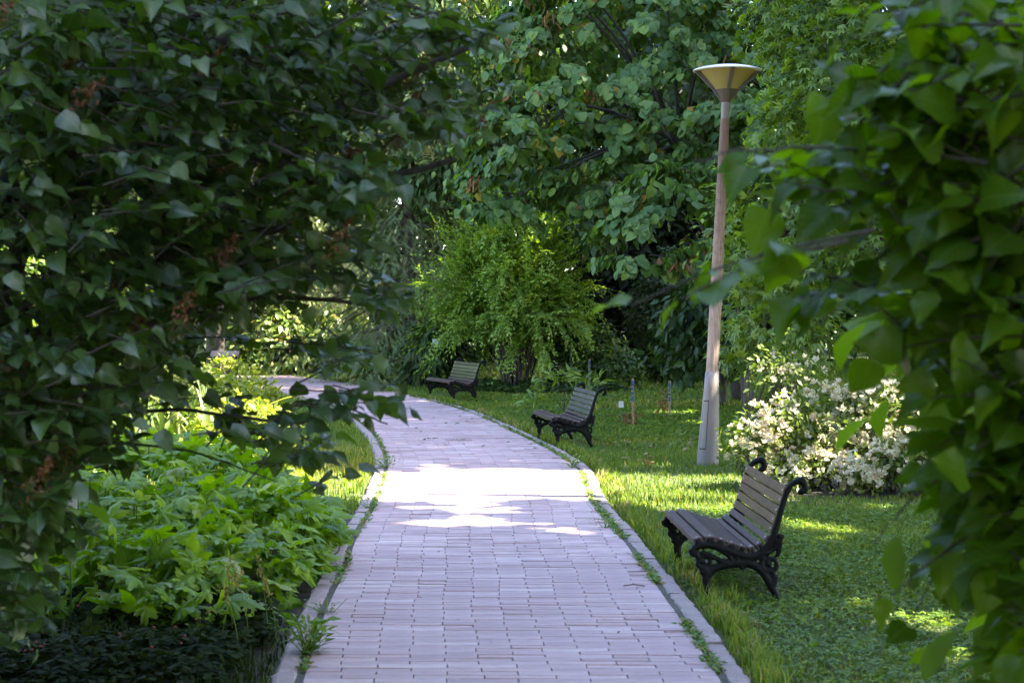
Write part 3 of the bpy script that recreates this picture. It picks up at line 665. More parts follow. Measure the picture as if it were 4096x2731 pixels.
# redbud with heart shaped leaves, behind the lamp
LOB = lob_px([(2300, 350, 33, 1.5, 1.2, 1.15), (2050, 560, 32.5, .9, .9, .75), (2520, 120, 33.5, 1.6, 1.2, 1.2), (2200, 120, 34, 1.0, 1., .8), (2000, 760, 32.5, .55, .6, .42), (2430, 620, 33, 1.3, 1., .8), (2690, 420, 33, 1.2, 1., 1.3), (2700, 850, 31, 1.1, .9, .95), (2580, 1010, 30.5, .75, .7, .45), (2950, 600, 32, 1.1, .9, 1.3), (3080, 350, 33, .8, .8, 1.), (2480, -120, 34, 2., 1.4, 1.2), (2860, 930, 31, .8, .7, .6), (2350, 780, 33, .6, .6, .35)])
def plated_tree(name, label, cat, lobes, n_pl, per, r_pl, tm, size, mat, trunk, trad, n_single, nl):
    root = thing(name, label, cat, (trunk[0][0], trunk[0][1], 0))
    _, Nc, C = clumps(lobes, n_pl, 1, .05, 1., (.8, 1.05), -.75)
    Ps, Fw, Nn, tw = [], [], [], []
    for c, u in zip(C, Nc):
        o_ = unit(u * np.array([1, 1, 0]) + rng.normal(size=3) * np.array([.35, .35, 0])); sd = np.cross(o_, [0, 0, 1.]); L = r_pl * rng.uniform(.6, 1.3); sl = rng.uniform(.25, .7)
        a = rng.uniform(-1, 1, per); t = rng.random(per) ** .8; wd = .55 * (1 - .6 * t)
        p = c + o_ * ((t - .5) * 2 * L)[:, None] + sd * (a * wd * L)[:, None]; p[:, 2] += -sl * L * (t ** 1.6) * 1.3 - .28 * L * np.abs(a) ** 2 + rng.normal(size=per) * .035
        Ps.append(p); Fw.append(o_ * .55 + sd * (a * .6)[:, None] + np.array([0, 0, -.85]) + rng.normal(size=(per, 3)) * .3); Nn.append(o_ * .75 + np.array([0, 0, .75]) + sd * (a * .5)[:, None] + rng.normal(size=(per, 3)) * .3)
        tt = np.linspace(-.2, 1, 5); q = c + o_ * ((tt - .5) * 2 * L)[:, None]; q[:, 2] += -sl * L * np.clip(tt, 0, 1) ** 1.6 * 1.3 - .03; tw.append(tube(q, np.linspace(.014, .004, 5), 4, False))
    P, Fw, Nn = np.vstack(Ps), np.vstack(Fw), np.vstack(Nn)
    leaves(root, tm, P, frames(Fw, Nn, size * rng.uniform(.55, 1.25, len(P))), mat, n_single, 'crown'); trunk_part(root, trunk, trad)
    V, f = join(tw); part('twigs', V, f, M_TWIG, root, stuff=True)
    for c in C[rng.choice(len(C), nl, replace=False)]: limbs(root, np.array(trunk[-2], float), [c], .05)
    return root, P, Nn, C
rt, P, N, C = plated_tree('redbud_tree', 'spreading redbud with round blue green leaves behind the lamp', 'tree', LOB, 260, 62, .42, T_ROUND, .155, M_REDBUD, [(4.5, 36.5, -.1), (4.2, 36.2, 2.2), (3.2, 34.8, 4.6), (2.6, 34, 6)], (.16, .13, .1, .04), 300, 14)
for c in C[rng.choice(len(C), 14, replace=False)]:
    n = 14; Q = c + rng.normal(size=(n, 3)) * .1 + np.array([0, -.2, -.1]); V, f, r = scatter([leaf_grid([(0, .05), (.5, .1), (1, .04)], .1, .1)], Q, frames(np.tile([0., 0, -1], (n, 1)) + rng.normal(size=(n, 3)) * .4, rng.normal(size=(n, 3)), np.full(n, .2)), rng.random(n)); part('seed_pods', V, f, M_DRYFLOWER, rt, r, stuff=True)
arching('upright leafy shoot beside the lamp head', (3.95, 30.5), 5.6, .5, 5, 5, M_BARB, .12, 'leafy_sapling', 'sapling')

# palmate leaved shrub behind the roses
LOBV = lob_px([(3300, 1250, 23.5, 1.15, .9, .8), (3150, 1050, 24, .85, .8, .7), (3500, 850, 24, 1.1, .9, 1.1), (3100, 1380, 23, .6, .6, .5), (3650, 1250, 23.5, 1.2, .9, 1.), (3500, 300, 25, 1.3, 1., 1.3), (3300, 100, 25.5, 1., .9, 1.), (3800, 600, 24.5, 1.2, 1., 1.5), (3750, 50, 26, 1.6, 1.2, 1.4), (3250, 480, 25, .6, .6, .8)])
simple_tree('palmate_shrub', 'tall light green shrub with fingered leaves behind the white roses', 'shrub', LOBV, 900, 9, .17, T_PALM, .14, M_VITEX, [(4.7, 24.5, 0), (4.8, 24.5, 1.5), (4.9, 25, 4)], up=1., down=.1, jit=.45, n_single=300, shell=(.6, 1.05), trad=(.09, .07, .03), bk=M_BARK2, nl=12)

# ------------------------------------------------------------------ white rose bush
def blob(n=3, seed=0):
    bm = bmesh.new(); bmesh.ops.create_icosphere(bm, subdivisions=1, radius=.5); r = random.Random(seed)
    for v in bm.verts: v.co *= r.uniform(.78, 1.15); v.co.z *= .85
    me = bpy.data.meshes.new('bloom'); bm.to_mesh(me); bm.free(); V = np.array([v.co[:] for v in me.vertices]); f = np.array([p.vertices[:] for p in me.polygons]); bpy.data.meshes.remove(me); return V, f
def rose_bloom(seed):
    parts = [(lambda a: (a[0] * .62, a[1]))(blob(seed=seed))]; r = random.Random(seed)
    for k in range(7):
        a = k * 2.4; el = r.uniform(.0, .6); V, f = leaf_grid([(0, .1), (.35, .28), (.7, .26), (.85, .1)], .5, -.7)
        c, s = math.cos(a), math.sin(a); V = V * .62; V = np.stack([V[:, 0], V[:, 1] + .12, V[:, 2] + el * .3 - .15], -1)
        parts.append((np.stack([V[:, 0] * c - V[:, 1] * s, V[:, 0] * s + V[:, 1] * c, V[:, 2]], -1), f))
    return join(parts)
T_ROSE = [rose_bloom(i) for i in range(3)]
def rose_bush(label, lobes, n_cl, n_fl, base):
    root = thing('rose_bush', label, 'rose bush', (base[0], base[1], 0), group='white rose bushes')
    P, N, C = clumps(lobes, n_cl, 14, .11, .8, (.45, 1.03), -.6)
    leaves(root, T_SMALL, P, orient(N, .075, .7, .2, .6), M_ROSELEAF, 0, 'foliage')
    st_ = []
    for c in C[rng.choice(len(C), min(60, len(C)), replace=False)]:
        b = np.array([base[0] + rng.uniform(-.4, .4), base[1] + rng.uniform(-.3, .3), 0]); S = spline([b, b + (c - b) * .5 + np.array([0, 0, .15]), c], 8); st_.append(tube(S, np.linspace(.009, .003, len(S)), 4, False))
    V, f = join(st_); part('stems', V, f, M_TWIG, root, stuff=True)
    Q, n2, c2 = clumps(lobes, max(1, n_fl // 4), 4, .06, .8, (.9, 1.12), -.35)
    k = (n2[:, 1] < .5); Q, n2 = Q[k], n2[k]
    leaves(root, T_ROSE, Q, frames(rng.normal(size=(len(Q), 3)), unit(n2 + np.array([0, -.3, .6]) + rng.normal(size=(len(Q), 3)) * .4), .07 * rng.uniform(.5, 1.2, len(Q))), M_PETAL, 300, 'flowers', 'flower')
rose_bush('white rose bush in full bloom just behind the nearest bench', lob_px([(3150, 1760, 19.6, .42, .35, .42), (3330, 1730, 19.8, .5, .4, .5), (3040, 1800, 19.5, .28, .3, .28), (3250, 1900, 19.2, .6, .3, .2)]), 220, 720, G(3200, 1950)[:2])
rose_bush('white rose bush with denser blooms partly behind the near lilac leaves', lob_px([(3520, 1740, 19.6, .5, .4, .5), (3720, 1790, 19.3, .5, .4, .4), (3600, 1880, 18.8, .6, .3, .28)]), 220, 720, G(3560, 1970)[:2])
rose_bush('thin white rose shoots higher up against the fingered shrub', lob_px([(3080, 1490, 21.2, .3, .25, .18), (3150, 1480, 21.4, .3, .25, .2)]), 30, 36, G(3080, 1890)[:2])

# ------------------------------------------------------------------ plants left of the path
def lobed_clump(label, lobes, n, base, n_single):
    root = thing('lobed_leaf_plant', label, 'plant', (base[0], base[1], 0), group='lobed leaf plants beside the path')
    P, N, C = clumps(lobes, n, 1, .05, .8, (.7, 1.03), -.5)
    M = orient(N, .23, 1.1, .25, .35, .35); leaves(root, T_LOBED, P, M, M_LOBED, n_single, 'foliage')
    st_ = [tube(spline([(base[0] + (p[0] - base[0]) * .5, base[1] + (p[1] - base[1]) * .5, 0), p * np.array([1, 1, .6]) + np.array([0, 0, -.02]), p], 6), .005, 4, False) for p in P[rng.choice(len(P), 90, replace=False)]]
    V, f = join(st_); part('stems', V, f, M_WEED, root, stuff=True)
lobed_clump('bright green lobed leaf plant leaning over the kerb', [(-1.98, 13.5, .26, .62, 1.2, .42), (-1.95, 14.7, .2, .5, .9, .3), (-1.95, 12.4, .18, .5, .8, .36), (-2.0, 11.5, .1, .4, .6, .26)], 620, (-1.8, 14, 0), 220)
lobed_clump('broad mound of lobed leaves behind the leaning plant', [(-2.6, 15.3, .35, .8, 1.1, .5), (-3.2, 16.2, .35, .8, .9, .5), (-2.35, 16.0, .22, .55, .7, .34)], 520, (-2.7, 15.6, 0), 160)
lobed_clump('shaded lobed leaf plant under the lilac', [(-2.4, 13.3, .28, .6, 1., .42), (-3.2, 13.8, .3, .8, 1., .45), (-2.5, 12.0, .2, .6, .8, .34)], 520, (-2.7, 13.4, 0), 160)

rt = thing('sword_leaf_plant', 'clump of pale striped sword leaves seen through the lilac', 'plant', (-4.2, 22.2, 0)); Vs = []
for i in range(70):
    b = np.array([-4.2 + rng.normal() * .5, 22.2 + rng.normal() * .5, 0]); a = rng.uniform(0, 6.28); L = rng.uniform(.8, 1.5); ln = rng.uniform(.1, .9); d = np.array([math.cos(a), math.sin(a), 0])
    t = np.linspace(0, 1, 8); S = b + d * (ln * L * t ** 1.6)[:, None]; S[:, 2] = L * (t - .35 * ln * t ** 2.5); sd = np.cross(d, [0, 0, 1]) * .035; wv = (1 - t ** 2.2)[:, None]
    V = np.vstack([S - sd * wv, S + np.array([0, 0, -.01]), S + sd * wv]) ; f = []
    for j in range(7):
        for r_ in (0, 1): f.append((r_ * 8 + j, (r_ + 1) * 8 + j, (r_ + 1) * 8 + j + 1, r_ * 8 + j + 1))
    part('leaf', V, np.array(f), M_SWORD, rt)
simple_tree('low_yellow_green_shrub', 'low yellow green shrub glowing in sunlight at the lawn edge', 'shrub', [(-2.95, 21.6, .35, .4, .8, .4), (-2.6, 20.0, .22, .3, .6, .26), (-3.4, 22.8, .4, .5, .7, .4), (-3.3, 20.6, .3, .5, .6, .35)], 330, 9, .07, T_SMALL, .11, M_SUNSHRUB, [(-2.8, 21.6, 0), (-2.8, 21.6, .2), (-2.8, 21.6, .5)], up=.9, down=.1, trad=(.02, .015, .01), rest='foliage')
simple_tree('low_yellow_green_shrub', 'small yellow green shrub at the inside of the path bend', 'shrub', [(-4.6, 29, .4, .5, .8, .4), (-5.4, 30.5, .5, .6, .8, .45), (-4.3, 31.5, .3, .4, .6, .3), (-6.2, 40, .35, .7, .4, .42)], 300, 9, .09, T_SMALL, .14, M_SUNSHRUB, [(-4.7, 29.5, 0), (-4.7, 29.5, .2), (-4.7, 29.5, .5)], up=.9, down=.1, trad=(.02, .015, .01), rest='foliage')
simple_tree('green_hedge_shrub', 'leafy green shrub behind the sword leaves, mostly hidden by the lilac', 'shrub', [(-5.8, 25, .8, 1., 1., .9), (-7.2, 27, 1.2, 1.2, 1.2, 1.3), (-6.4, 21, .6, .9, 1., .7), (-8.5, 30, 1.6, 1.6, 1.4, 1.7), (-4.9, 18.6, .4, .8, .7, .5)], 520, 10, .16, T_OVATE, .15, M_VITEX, [(-6.6, 25, 0), (-6.6, 25, .6), (-6.6, 25, 1.4)], up=.8, down=.3, trad=(.05, .04, .02))
V, f = box(-.75, .75, -.22, .22, 0, .1)
rt = thing('stone_bench', 'grey granite slab seat glimpsed through the lilac leaves', 'bench', tuple(W(900, 1500, 44)[:2]) + (0,))
o = link('slab', bev_box('slab', .62, .42, .12, M_KERB, .01), rt); o.location.z = .74
for s in (-.2, .2): o = link('support', bev_box('support', .12, .34, .68, M_BARK2, .01), rt); o.location = (s, 0, .34)

# ground covers, lower left
def ground_cover(name, label, cat, poly, n, h, size, mat, tm, kind='stuff'):
    poly = np.array(poly, float); lo, hi = poly.min(0), poly.max(0); Q = []
    p = rng.uniform(lo, hi, (n * 3, 2)); inside = np.zeros(len(p), bool); j = len(poly) - 1
    for i in range(len(poly)):
        a, b = poly[i], poly[j]; inside ^= ((a[1] > p[:, 1]) != (b[1] > p[:, 1])) & (p[:, 0] < (b[0] - a[0]) * (p[:, 1] - a[1]) / (b[1] - a[1] + 1e-9) + a[0]); j = i
    p = p[inside][:n]; z = h * (.3 + .7 * rng.random(len(p))) * (.6 + .6 * np.abs(np.sin(p[:, 0] * 2.3) * np.cos(p[:, 1] * 1.9)))
    P = np.c_[p, z]; up = np.tile([0., 0, 1], (len(P), 1)) + rng.normal(size=(len(P), 3)) * .35; a = rng.uniform(0, 6.28, len(P))
    M = frames(np.c_[np.cos(a), np.sin(a), np.zeros(len(P))], up, size * rng.uniform(.6, 1.3, len(P)))
    V, f, r = scatter(tm, P, M, rng.random(len(P))); o = link(name, make_mesh(name, V, f, mat, r)); o['kind'] = kind; tag(o, label, cat); return P
TRI = [join([(lambda V, f, a: (np.stack([V[:, 0] * math.cos(a) - V[:, 1] * math.sin(a), V[:, 0] * math.sin(a) + V[:, 1] * math.cos(a), V[:, 2]], -1), f))(*leaf_grid([(0, .05), (.4, .3), (.8, .3), (1., .05)], .15, .25), a) for a in (0, 2.09, 4.19)])]
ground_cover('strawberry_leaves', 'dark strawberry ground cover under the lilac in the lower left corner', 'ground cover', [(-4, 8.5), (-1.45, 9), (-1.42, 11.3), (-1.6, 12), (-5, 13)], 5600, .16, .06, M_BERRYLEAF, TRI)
M_BERRY = flat('red berry', (.22, .012, .01), .4)
bv, bf = blob(seed=5)
bme = make_mesh('berry', bv * .02, bf, M_BERRY)
for i in range(26):
    x, y = rng.uniform(-2.9, -1.75), rng.uniform(9.7, 11.2); o = link('strawberry', bme); o.location = (x, y, rng.uniform(.1, .17)); tag(o, 'tiny red strawberry among the dark leaves in the lower corner', 'strawberry', 'strawberries in the dark ground cover')
ground_cover('clover_leaves', 'low clover and creeping leaves in the lawn around the nearest bench', 'ground cover', [(1.5, 9), (1.22, 12), (1.15, 15.5), (1.7, 17.6), (3.2, 17.8), (5, 17.8), (4.5, 9)], 21000, .07, .026, M_CLOVER, TRI)
ground_cover('creeping_leaves', 'low creeping leaves in the lawn around the middle bench and stakes', 'ground cover', [(1.5, 24), (.4, 31), (-1.5, 39), (3, 42), (6, 38), (6, 26)], 9000, .08, .05, M_CLOVER, TRI)
ground_cover('ivy', 'dark ivy at the foot of the arching shrub', 'ground cover', [(-.6, 39.2), (1.6, 38.6), (2.6, 40.5), (1, 43), (-1, 42)], 3000, .22, .09, M_BOX, [leaf_grid(ROUND, .1, .2)])

# ------------------------------------------------------------------ grass
def in_path(p, m):                  # closer than m outside the kerb or on the path
    d = np.interp(p[:, 1], mid[:, 1], np.arange(len(mid)))
    lx = np.interp(p[:, 1], LE[:, 1], LE[:, 0]); rx = np.interp(p[:, 1], RE[:, 1], RE[:, 0])
    return (p[:, 0] > lx - m) & (p[:, 0] < rx + m)
def vnoise(p, s, seed):
    r = np.random.default_rng(seed); k = r.normal(size=(6, 2)) * s; ph = r.uniform(0, 6.28, 6); return np.sin(p @ k.T + ph).mean(1)
def grass(name, label, y0, y1, dens, hgt, wid, side, seed, mat=None, shade_bias=0.):
    xl, xr = (-.29 * y1 - .5, .29 * y1 + .5); n = int((xr - xl) * (y1 - y0) * dens)
    p = np.c_[rng.uniform(xl, xr, n), rng.uniform(y0, y1, n)]; p = p[np.abs(p[:, 0]) < .29 * p[:, 1] + .3]
    p = p[~in_path(p, .17)]
    lx = np.interp(p[:, 1], LE[:, 1], LE[:, 0])
    left = p[:, 0] < lx; p = p[left] if side < 0 else p[~left]
    if side < 0: p = p[(p[:, 1] > 17.2) | ((p[:, 1] < 11.6) & (p[:, 0] > -3.3))]
    bed = (p[:, 0] > 2.5) & (p[:, 1] > 18.7) & (p[:, 1] < 20.6); p = p[~bed]
    q = vnoise(p, 1.3, seed); p = p[rng.random(len(p)) < .72 + .35 * q]; q = vnoise(p, 1.3, seed); q2 = vnoise(p, .6, seed + 1)
    worn = np.zeros(len(p))
    for bx, by, an in ((1.55, 13.15, 1.8), (.75, 25.9, 8), (-1.15, 37.2, 19)):       # trodden grass round the benches
        dx, dy = p[:, 0] - bx, p[:, 1] - by; c_, s_ = math.cos(R(an)), math.sin(R(an)); worn = np.maximum(worn, np.exp(-((dx * c_ + dy * s_) / .48) ** 4 - ((-dx * s_ + dy * c_) / 1.25) ** 4))
    k_ = rng.random(len(p)) > worn * .25; p, q, q2, worn = p[k_], q[k_], q2[k_], worn[k_]
    n = len(p); h = hgt * (rng.random(n) ** 1.5 * .9 + .35) * (1 + .45 * q) * (1 - .6 * worn); a = rng.uniform(0, 6.28, n); ln = h * rng.uniform(.1, .8, n)
    d = np.c_[np.cos(a), np.sin(a)]; w_ = wid * rng.uniform(.6, 1.3, n); sd = np.c_[-d[:, 1], d[:, 0]] * w_[:, None]
    z = np.zeros(n); V = np.stack([np.c_[p - sd, z], np.c_[p + sd, z], np.c_[p + d * (ln * .3)[:, None] - sd * .8, h * .6], np.c_[p + d * (ln * .3)[:, None] + sd * .8, h * .6], np.c_[p + d * ln[:, None], h * (1 - .25 * ln / h)]], 1).reshape(-1, 3)
    f = (np.array([(0, 1, 3), (0, 3, 2), (2, 3, 4)])[None] + (np.arange(n) * 5)[:, None, None]).reshape(-1, 3)
    r = np.clip(rng.random(n) * .6 + .5 * q2 + .3 * q + .2 + shade_bias, 0, .97); r = np.where(rng.random(n) < .05, .97, r)  # a negative shift darkens far blades in place of missing tree shade
    o = link(name, make_mesh(name, V, f, mat or M_GRASS, np.repeat(r, 3))); o['kind'] = 'stuff'; tag(o, label, 'grass')
grass('grass', 'shaded lawn grass around the nearest bench', 9, 17.5, 2500, .055, .0035, 1, 11)
grass('grass', 'lawn grass between the lamp post and the path, partly sunlit', 17.5, 25, 1500, .065, .005, 1, 12)
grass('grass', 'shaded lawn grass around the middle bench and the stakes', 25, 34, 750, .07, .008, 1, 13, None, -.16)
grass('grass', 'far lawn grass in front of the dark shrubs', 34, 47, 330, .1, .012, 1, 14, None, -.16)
grass('grass', 'narrow strip of lawn between the path and the left plants', 17.2, 46, 650, .11, .007, -1, 15)
grass('grass', 'dark grass beside the left kerb in the lower corner', 8.8, 11.6, 800, .13, .005, -1, 17, M_SHADEDGRASS)
grass('grass', 'dim far lawn beyond the footpath', 47, 58, 120, .14, .02, 1, 16)

def tuft(root_or_none, c, n, h, spread, wid, mat, lean=.5):
    p = c[:2] + rng.normal(size=(n, 2)) * spread; hh = h * rng.uniform(.5, 1.1, n); a = rng.uniform(0, 6.28, n); ln = hh * rng.uniform(.1, lean * 1.6, n); d = np.c_[np.cos(a), np.sin(a)]; sd = np.c_[-d[:, 1], d[:, 0]] * wid; z = np.full(n, c[2])
    V = np.stack([np.c_[p - sd, z], np.c_[p + sd, z], np.c_[p + d * (ln * .3)[:, None] - sd * .8, z + hh * .6], np.c_[p + d * (ln * .3)[:, None] + sd * .8, z + hh * .6], np.c_[p + d * ln[:, None], z + hh * .95]], 1).reshape(-1, 3)
    return V, (np.array([(0, 1, 3), (0, 3, 2), (2, 3, 4)])[None] + (np.arange(n) * 5)[:, None, None]).reshape(-1, 3), np.repeat(rng.random(n) * .9, 3)
# longer tufts and dry blades along the kerbs
for nm, lb, E, s, mt, n_ in (('kerb_grass', 'longer grass leaning along the right kerb', RE, 1, M_GRASS, 360), ('dry_kerb_grass', 'dry yellow grass blades along the right kerb', RE, 1, M_DRYGRASS, 130), ('kerb_grass', 'longer grass along the left kerb past the lobed plants', LE, -1, M_GRASS, 130)):
    Vs, Fs, Rr, o_ = [], [], [], 0; e = offset(E, s * .24); ok = np.where((e[:, 1] > (9.5 if s > 0 else 17)) & (e[:, 1] < 44))[0]
    for i in range(n_):
        k = ok[int(len(ok) * rng.random())]; V, f, r = tuft(None, np.array([e[k, 0] + s * abs(rng.normal()) * .08, e[k, 1] + rng.normal() * .1, 0]), 14, .13 if mt is M_GRASS else .1, .035, .003 + .00018 * e[k, 1], mt); Vs.append(V); Fs.append(f + o_); Rr.append(r); o_ += len(V)
    o = link(nm, make_mesh(nm, np.vstack(Vs), np.vstack(Fs), mt, np.concatenate(Rr))); o['kind'] = 'stuff'; tag(o, lb, 'grass')
# weeds in the joint between bricks and kerb, and in brick joints
for nm, lb, E, s, n_ in (('joint_weeds', 'thin line of small weeds between bricks and the right kerb', RE, 1, 4600), ('joint_weeds', 'thin line of small weeds between bricks and the left kerb', LE, -1, 1900)):
    e = offset(E, s * .012); ok = np.where((e[:, 1] > 9.3) & (e[:, 1] < 42))[0]; k = ok[(len(ok) * rng.random(n_) ** 1.3).astype(int)]
    dn = vnoise(np.c_[e[k, 1] * 2., e[k, 0] * 0], 1.6, 21) > -.12; k = k[dn]; n = len(k)
    P = np.c_[e[k] + rng.normal(size=(n, 2)) * np.array([.016, .03]), BZ - .012 + rng.random(n) * .02]; a = rng.uniform(0, 6.28, n)
    M = frames(np.c_[np.cos(a), np.sin(a), rng.uniform(.1, .9, n)], np.tile([0., 0, 1], (n, 1)) + rng.normal(size=(n, 3)) * .3, .042 * rng.uniform(.5, 1.3, n) * (1 + (e[k, 1] - 10) * .02))
    V, f, r = scatter(T_SMALL, P, M, rng.random(n)); o = link(nm, make_mesh(nm, V, f, M_MOSS, r)); o['kind'] = 'stuff'; tag(o, lb, 'weeds')
P = []
for i in range(ns):
    for u in (.62, .7, .78, .86, .93):
        p = Ls[i] + (Rs[i] - Ls[i]) * (u + rng.normal() * .004)
        if 9.5 < p[1] < 20 and rng.random() < .3: P += [np.r_[p + rng.normal(size=2) * .006, BZ - .006] for _ in range(4)]
P = np.array(P); n = len(P); a = rng.uniform(0, 6.28, n)
V, f, r = scatter(T_SMALL, P, frames(np.c_[np.cos(a), np.sin(a), rng.uniform(.1, .6, n)], np.tile([0., 0, 1], (n, 1)) + rng.normal(size=(n, 3)) * .3, .02 * rng.uniform(.5, 1.2, n)), rng.random(n)); o = link('joint_moss', make_mesh('joint_moss', V, f, M_MOSS, r)); o['kind'] = 'stuff'; tag(o, 'specks of moss and weed in the brick joints', 'moss')
# single weeds
def weed(px, py, h, n, label, sp=.06):
    g = G(px, py); g[2] = BZ - .02; root = thing('weed', label, 'weed', g, group='weeds growing out of the path edge')
    up = rng.random((n, 1)) ** .7; D = rng.normal(size=(n, 3)) * np.array([1, 1, 0]); P = g + D * sp * (.4 + up) + np.array([0, 0, 1]) * h * up
    V, f, r = scatter(T_SMALL + T_LANCE, P, frames(unit(D) + np.array([0, 0, .5]) + rng.normal(size=(n, 3)) * .3, np.tile([0., 0, 1], (n, 1)) + rng.normal(size=(n, 3)) * .4, h * .35 * rng.uniform(.5, 1.2, n)), rng.random(n)); part('leaves', V, f, M_WEED, root, r, stuff=True)
    stv, stf = join([tube([g + rng.normal(size=3) * .01, p], .0025, 4, False) for p in P[::5]]); part('stems', stv, stf, M_WEED, root, stuff=True)
weed(1235, 2640, .2, 170, 'leafy weed on the left kerb at the bottom edge', .05)
weed(1305, 2480, .1, 60, 'small dark weed on the left kerb just above the big weed', .05)
weed(1478, 2050, .12, 80, 'weed tuft on the left kerb just before the sunny strip')
weed(1545, 1885, .14, 90, 'weed tuft on the left kerb just past the sunny strip', .08)
weed(2290, 1885, .16, 90, 'weed tuft on the right kerb level with the lamp post')
weed(2420, 2130, .1, 70, 'weed tuft on the right kerb below the sunny strip')
weed(1960, 1685, .14, 60, 'dry weed tuft on the right kerb before the middle bench', .1)
# flowering grass stems near the left kerb
for i, (px, py, h) in enumerate(((930, 2560, .42), (1000, 2580, .5), (1075, 2570, .52), (1110, 2590, .4), (880, 2600, .45), (960, 2640, .4))):
    g = G(px, py); root = thing('grass_stem', 'tall flowering grass stem beside the dark ground cover, %s' % ['first', 'second', 'third', 'fourth', 'fifth', 'sixth'][i] + ' of six', 'grass', g, group='flowering grass stems')
    ln = rng.normal(size=2) * .08; S = spline([g, g + np.array([ln[0] * .3, ln[1] * .3, h * .5]), g + np.array([ln[0], ln[1], h])], 8); V, f = tube(S, .0025, 4); part('stem', V, f, M_WEED, root)
    n = 34; t = rng.random(n); P = S[-1] + (S[-3] - S[-1]) * t[:, None] + rng.normal(size=(n, 3)) * .008
    V, f, r = scatter(T_SMALL, P, frames(rng.normal(size=(n, 3)) * .5 + np.array([0, 0, 1]), rng.normal(size=(n, 3)), np.full(n, .022)), rng.random(n)); part('seed_head', V, f, M_PANICLE, root, r)

# fallen leaves
fl = make_mesh('fallen_leaf', T_OVATE[1][0] * .09, T_OVATE[1][1], M_FALLEN, np.zeros(len(T_OVATE[1][1])))
fd = make_mesh('dry_leaf', T_LOBED[1][0] * .12, T_LOBED[1][1], M_DRYLEAF, np.zeros(len(T_LOBED[1][1])))
def drop(me, px, py, z, nm, lb, cat, gr, s=1.):
    g = G(px, py); o = link(nm, me); o.location = (g[0], g[1], z); o.rotation_euler = (rng.normal() * .25, rng.normal() * .25, rng.uniform(0, 6.28)); s *= rng.uniform(.6, 1.2); o.scale = (s, s, s); tag(o, lb, cat, gr)
for i in range(44):
    drop(fl, rng.normal(1800, 140), rng.uniform(1640, 1800), BZ + .012, 'fallen_leaf', 'small green leaf fallen on the bricks between the benches', 'fallen leaf', 'green leaves fallen on the path')
for px, py in ((1755, 1765), (2180, 1703), (2130, 1790), (2140, 1805), (2200, 1830)): drop(fl, px, py, BZ + .012, 'fallen_leaf', 'larger leaf fallen near the foot of the middle bench', 'fallen leaf', 'larger leaves fallen on the path', 1.7)
for px, py in ((1690, 2420), (1840, 2515), (2230, 2300), (1960, 2600), (2480, 2560), (1600, 2330), (2100, 2210), (1760, 2230)):
    drop(fl, px, py, BZ + .01, 'fallen_leaf', 'tiny shrivelled leaf bit on the shaded near bricks', 'fallen leaf', 'tiny leaf bits on the near path', .45)
g = G(2535, 2372); V, f = tube(spline([g + np.array([-.07, 0, BZ + .008]), g + np.array([0, .012, BZ + .014]), g + np.array([.075, -.01, BZ + .008])], 8), .004, 5); tag(link('twig', make_mesh('twig', V, f, M_BARK2)), 'short dry twig lying on the bricks near the right kerb', 'twig')
for i in range(24):
    drop(fd, rng.uniform(2350, 2780), rng.uniform(1760, 1870), .06, 'dry_leaf', 'dry brown leaf lying in the grass beside the lamp post', 'fallen leaf', 'dry leaves on the lawn')

# ------------------------------------------------------------------ benches
ZS = .000848
def zp(x, y): return np.array([(x - 525) * ZS, .416 + (885 - y) * ZS])      # side view of the bench, depth and height
def stroke(pts, r, thick=.022, n=40, fat=1.16):
    P2 = spline([zp(*p) for p in pts], n); P = np.c_[np.zeros(len(P2)), P2]; rad = np.interp(np.linspace(0, 1, len(P)), np.linspace(0, 1, len(np.atleast_1d(r))), np.atleast_1d(r)) * ZS * fat
    T = unit(np.gradient(P, axis=0)); Nn = np.cross(T, [1., 0, 0]); a = np.linspace(0, 2 * np.pi, 10, endpoint=False)
    V = (P[:, None] + np.cos(a)[None, :, None] * np.array([thick, 0, 0]) + (np.sin(a)[None, :, None] * Nn[:, None]) * rad[:, None, None]).reshape(-1, 3)
    f = [(i * 10 + j, i * 10 + (j + 1) % 10, (i + 1) * 10 + (j + 1) % 10, (i + 1) * 10 + j) for i in range(len(P) - 1) for j in range(10)]
    tri = []
    for q in f: tri += [(q[0], q[1], q[2]), (q[0], q[2], q[3])]
    c0 = len(V); V = np.vstack([V, P[0], P[-1]])
    for j in range(10): tri += [((j + 1) % 10, j, c0), (c0 - 10 + j, c0 - 10 + (j + 1) % 10, c0 + 1)]
    return V, np.array(tri)
def spiral(cx, cy, r0, r1, a0, a1, n=14): return [(cx + (r0 + (r1 - r0) * t) * math.cos(R(a0 + (a1 - a0) * t)), cy + (r0 + (r1 - r0) * t) * math.sin(R(a0 + (a1 - a0) * t))) for t in np.linspace(0, 1, n)]
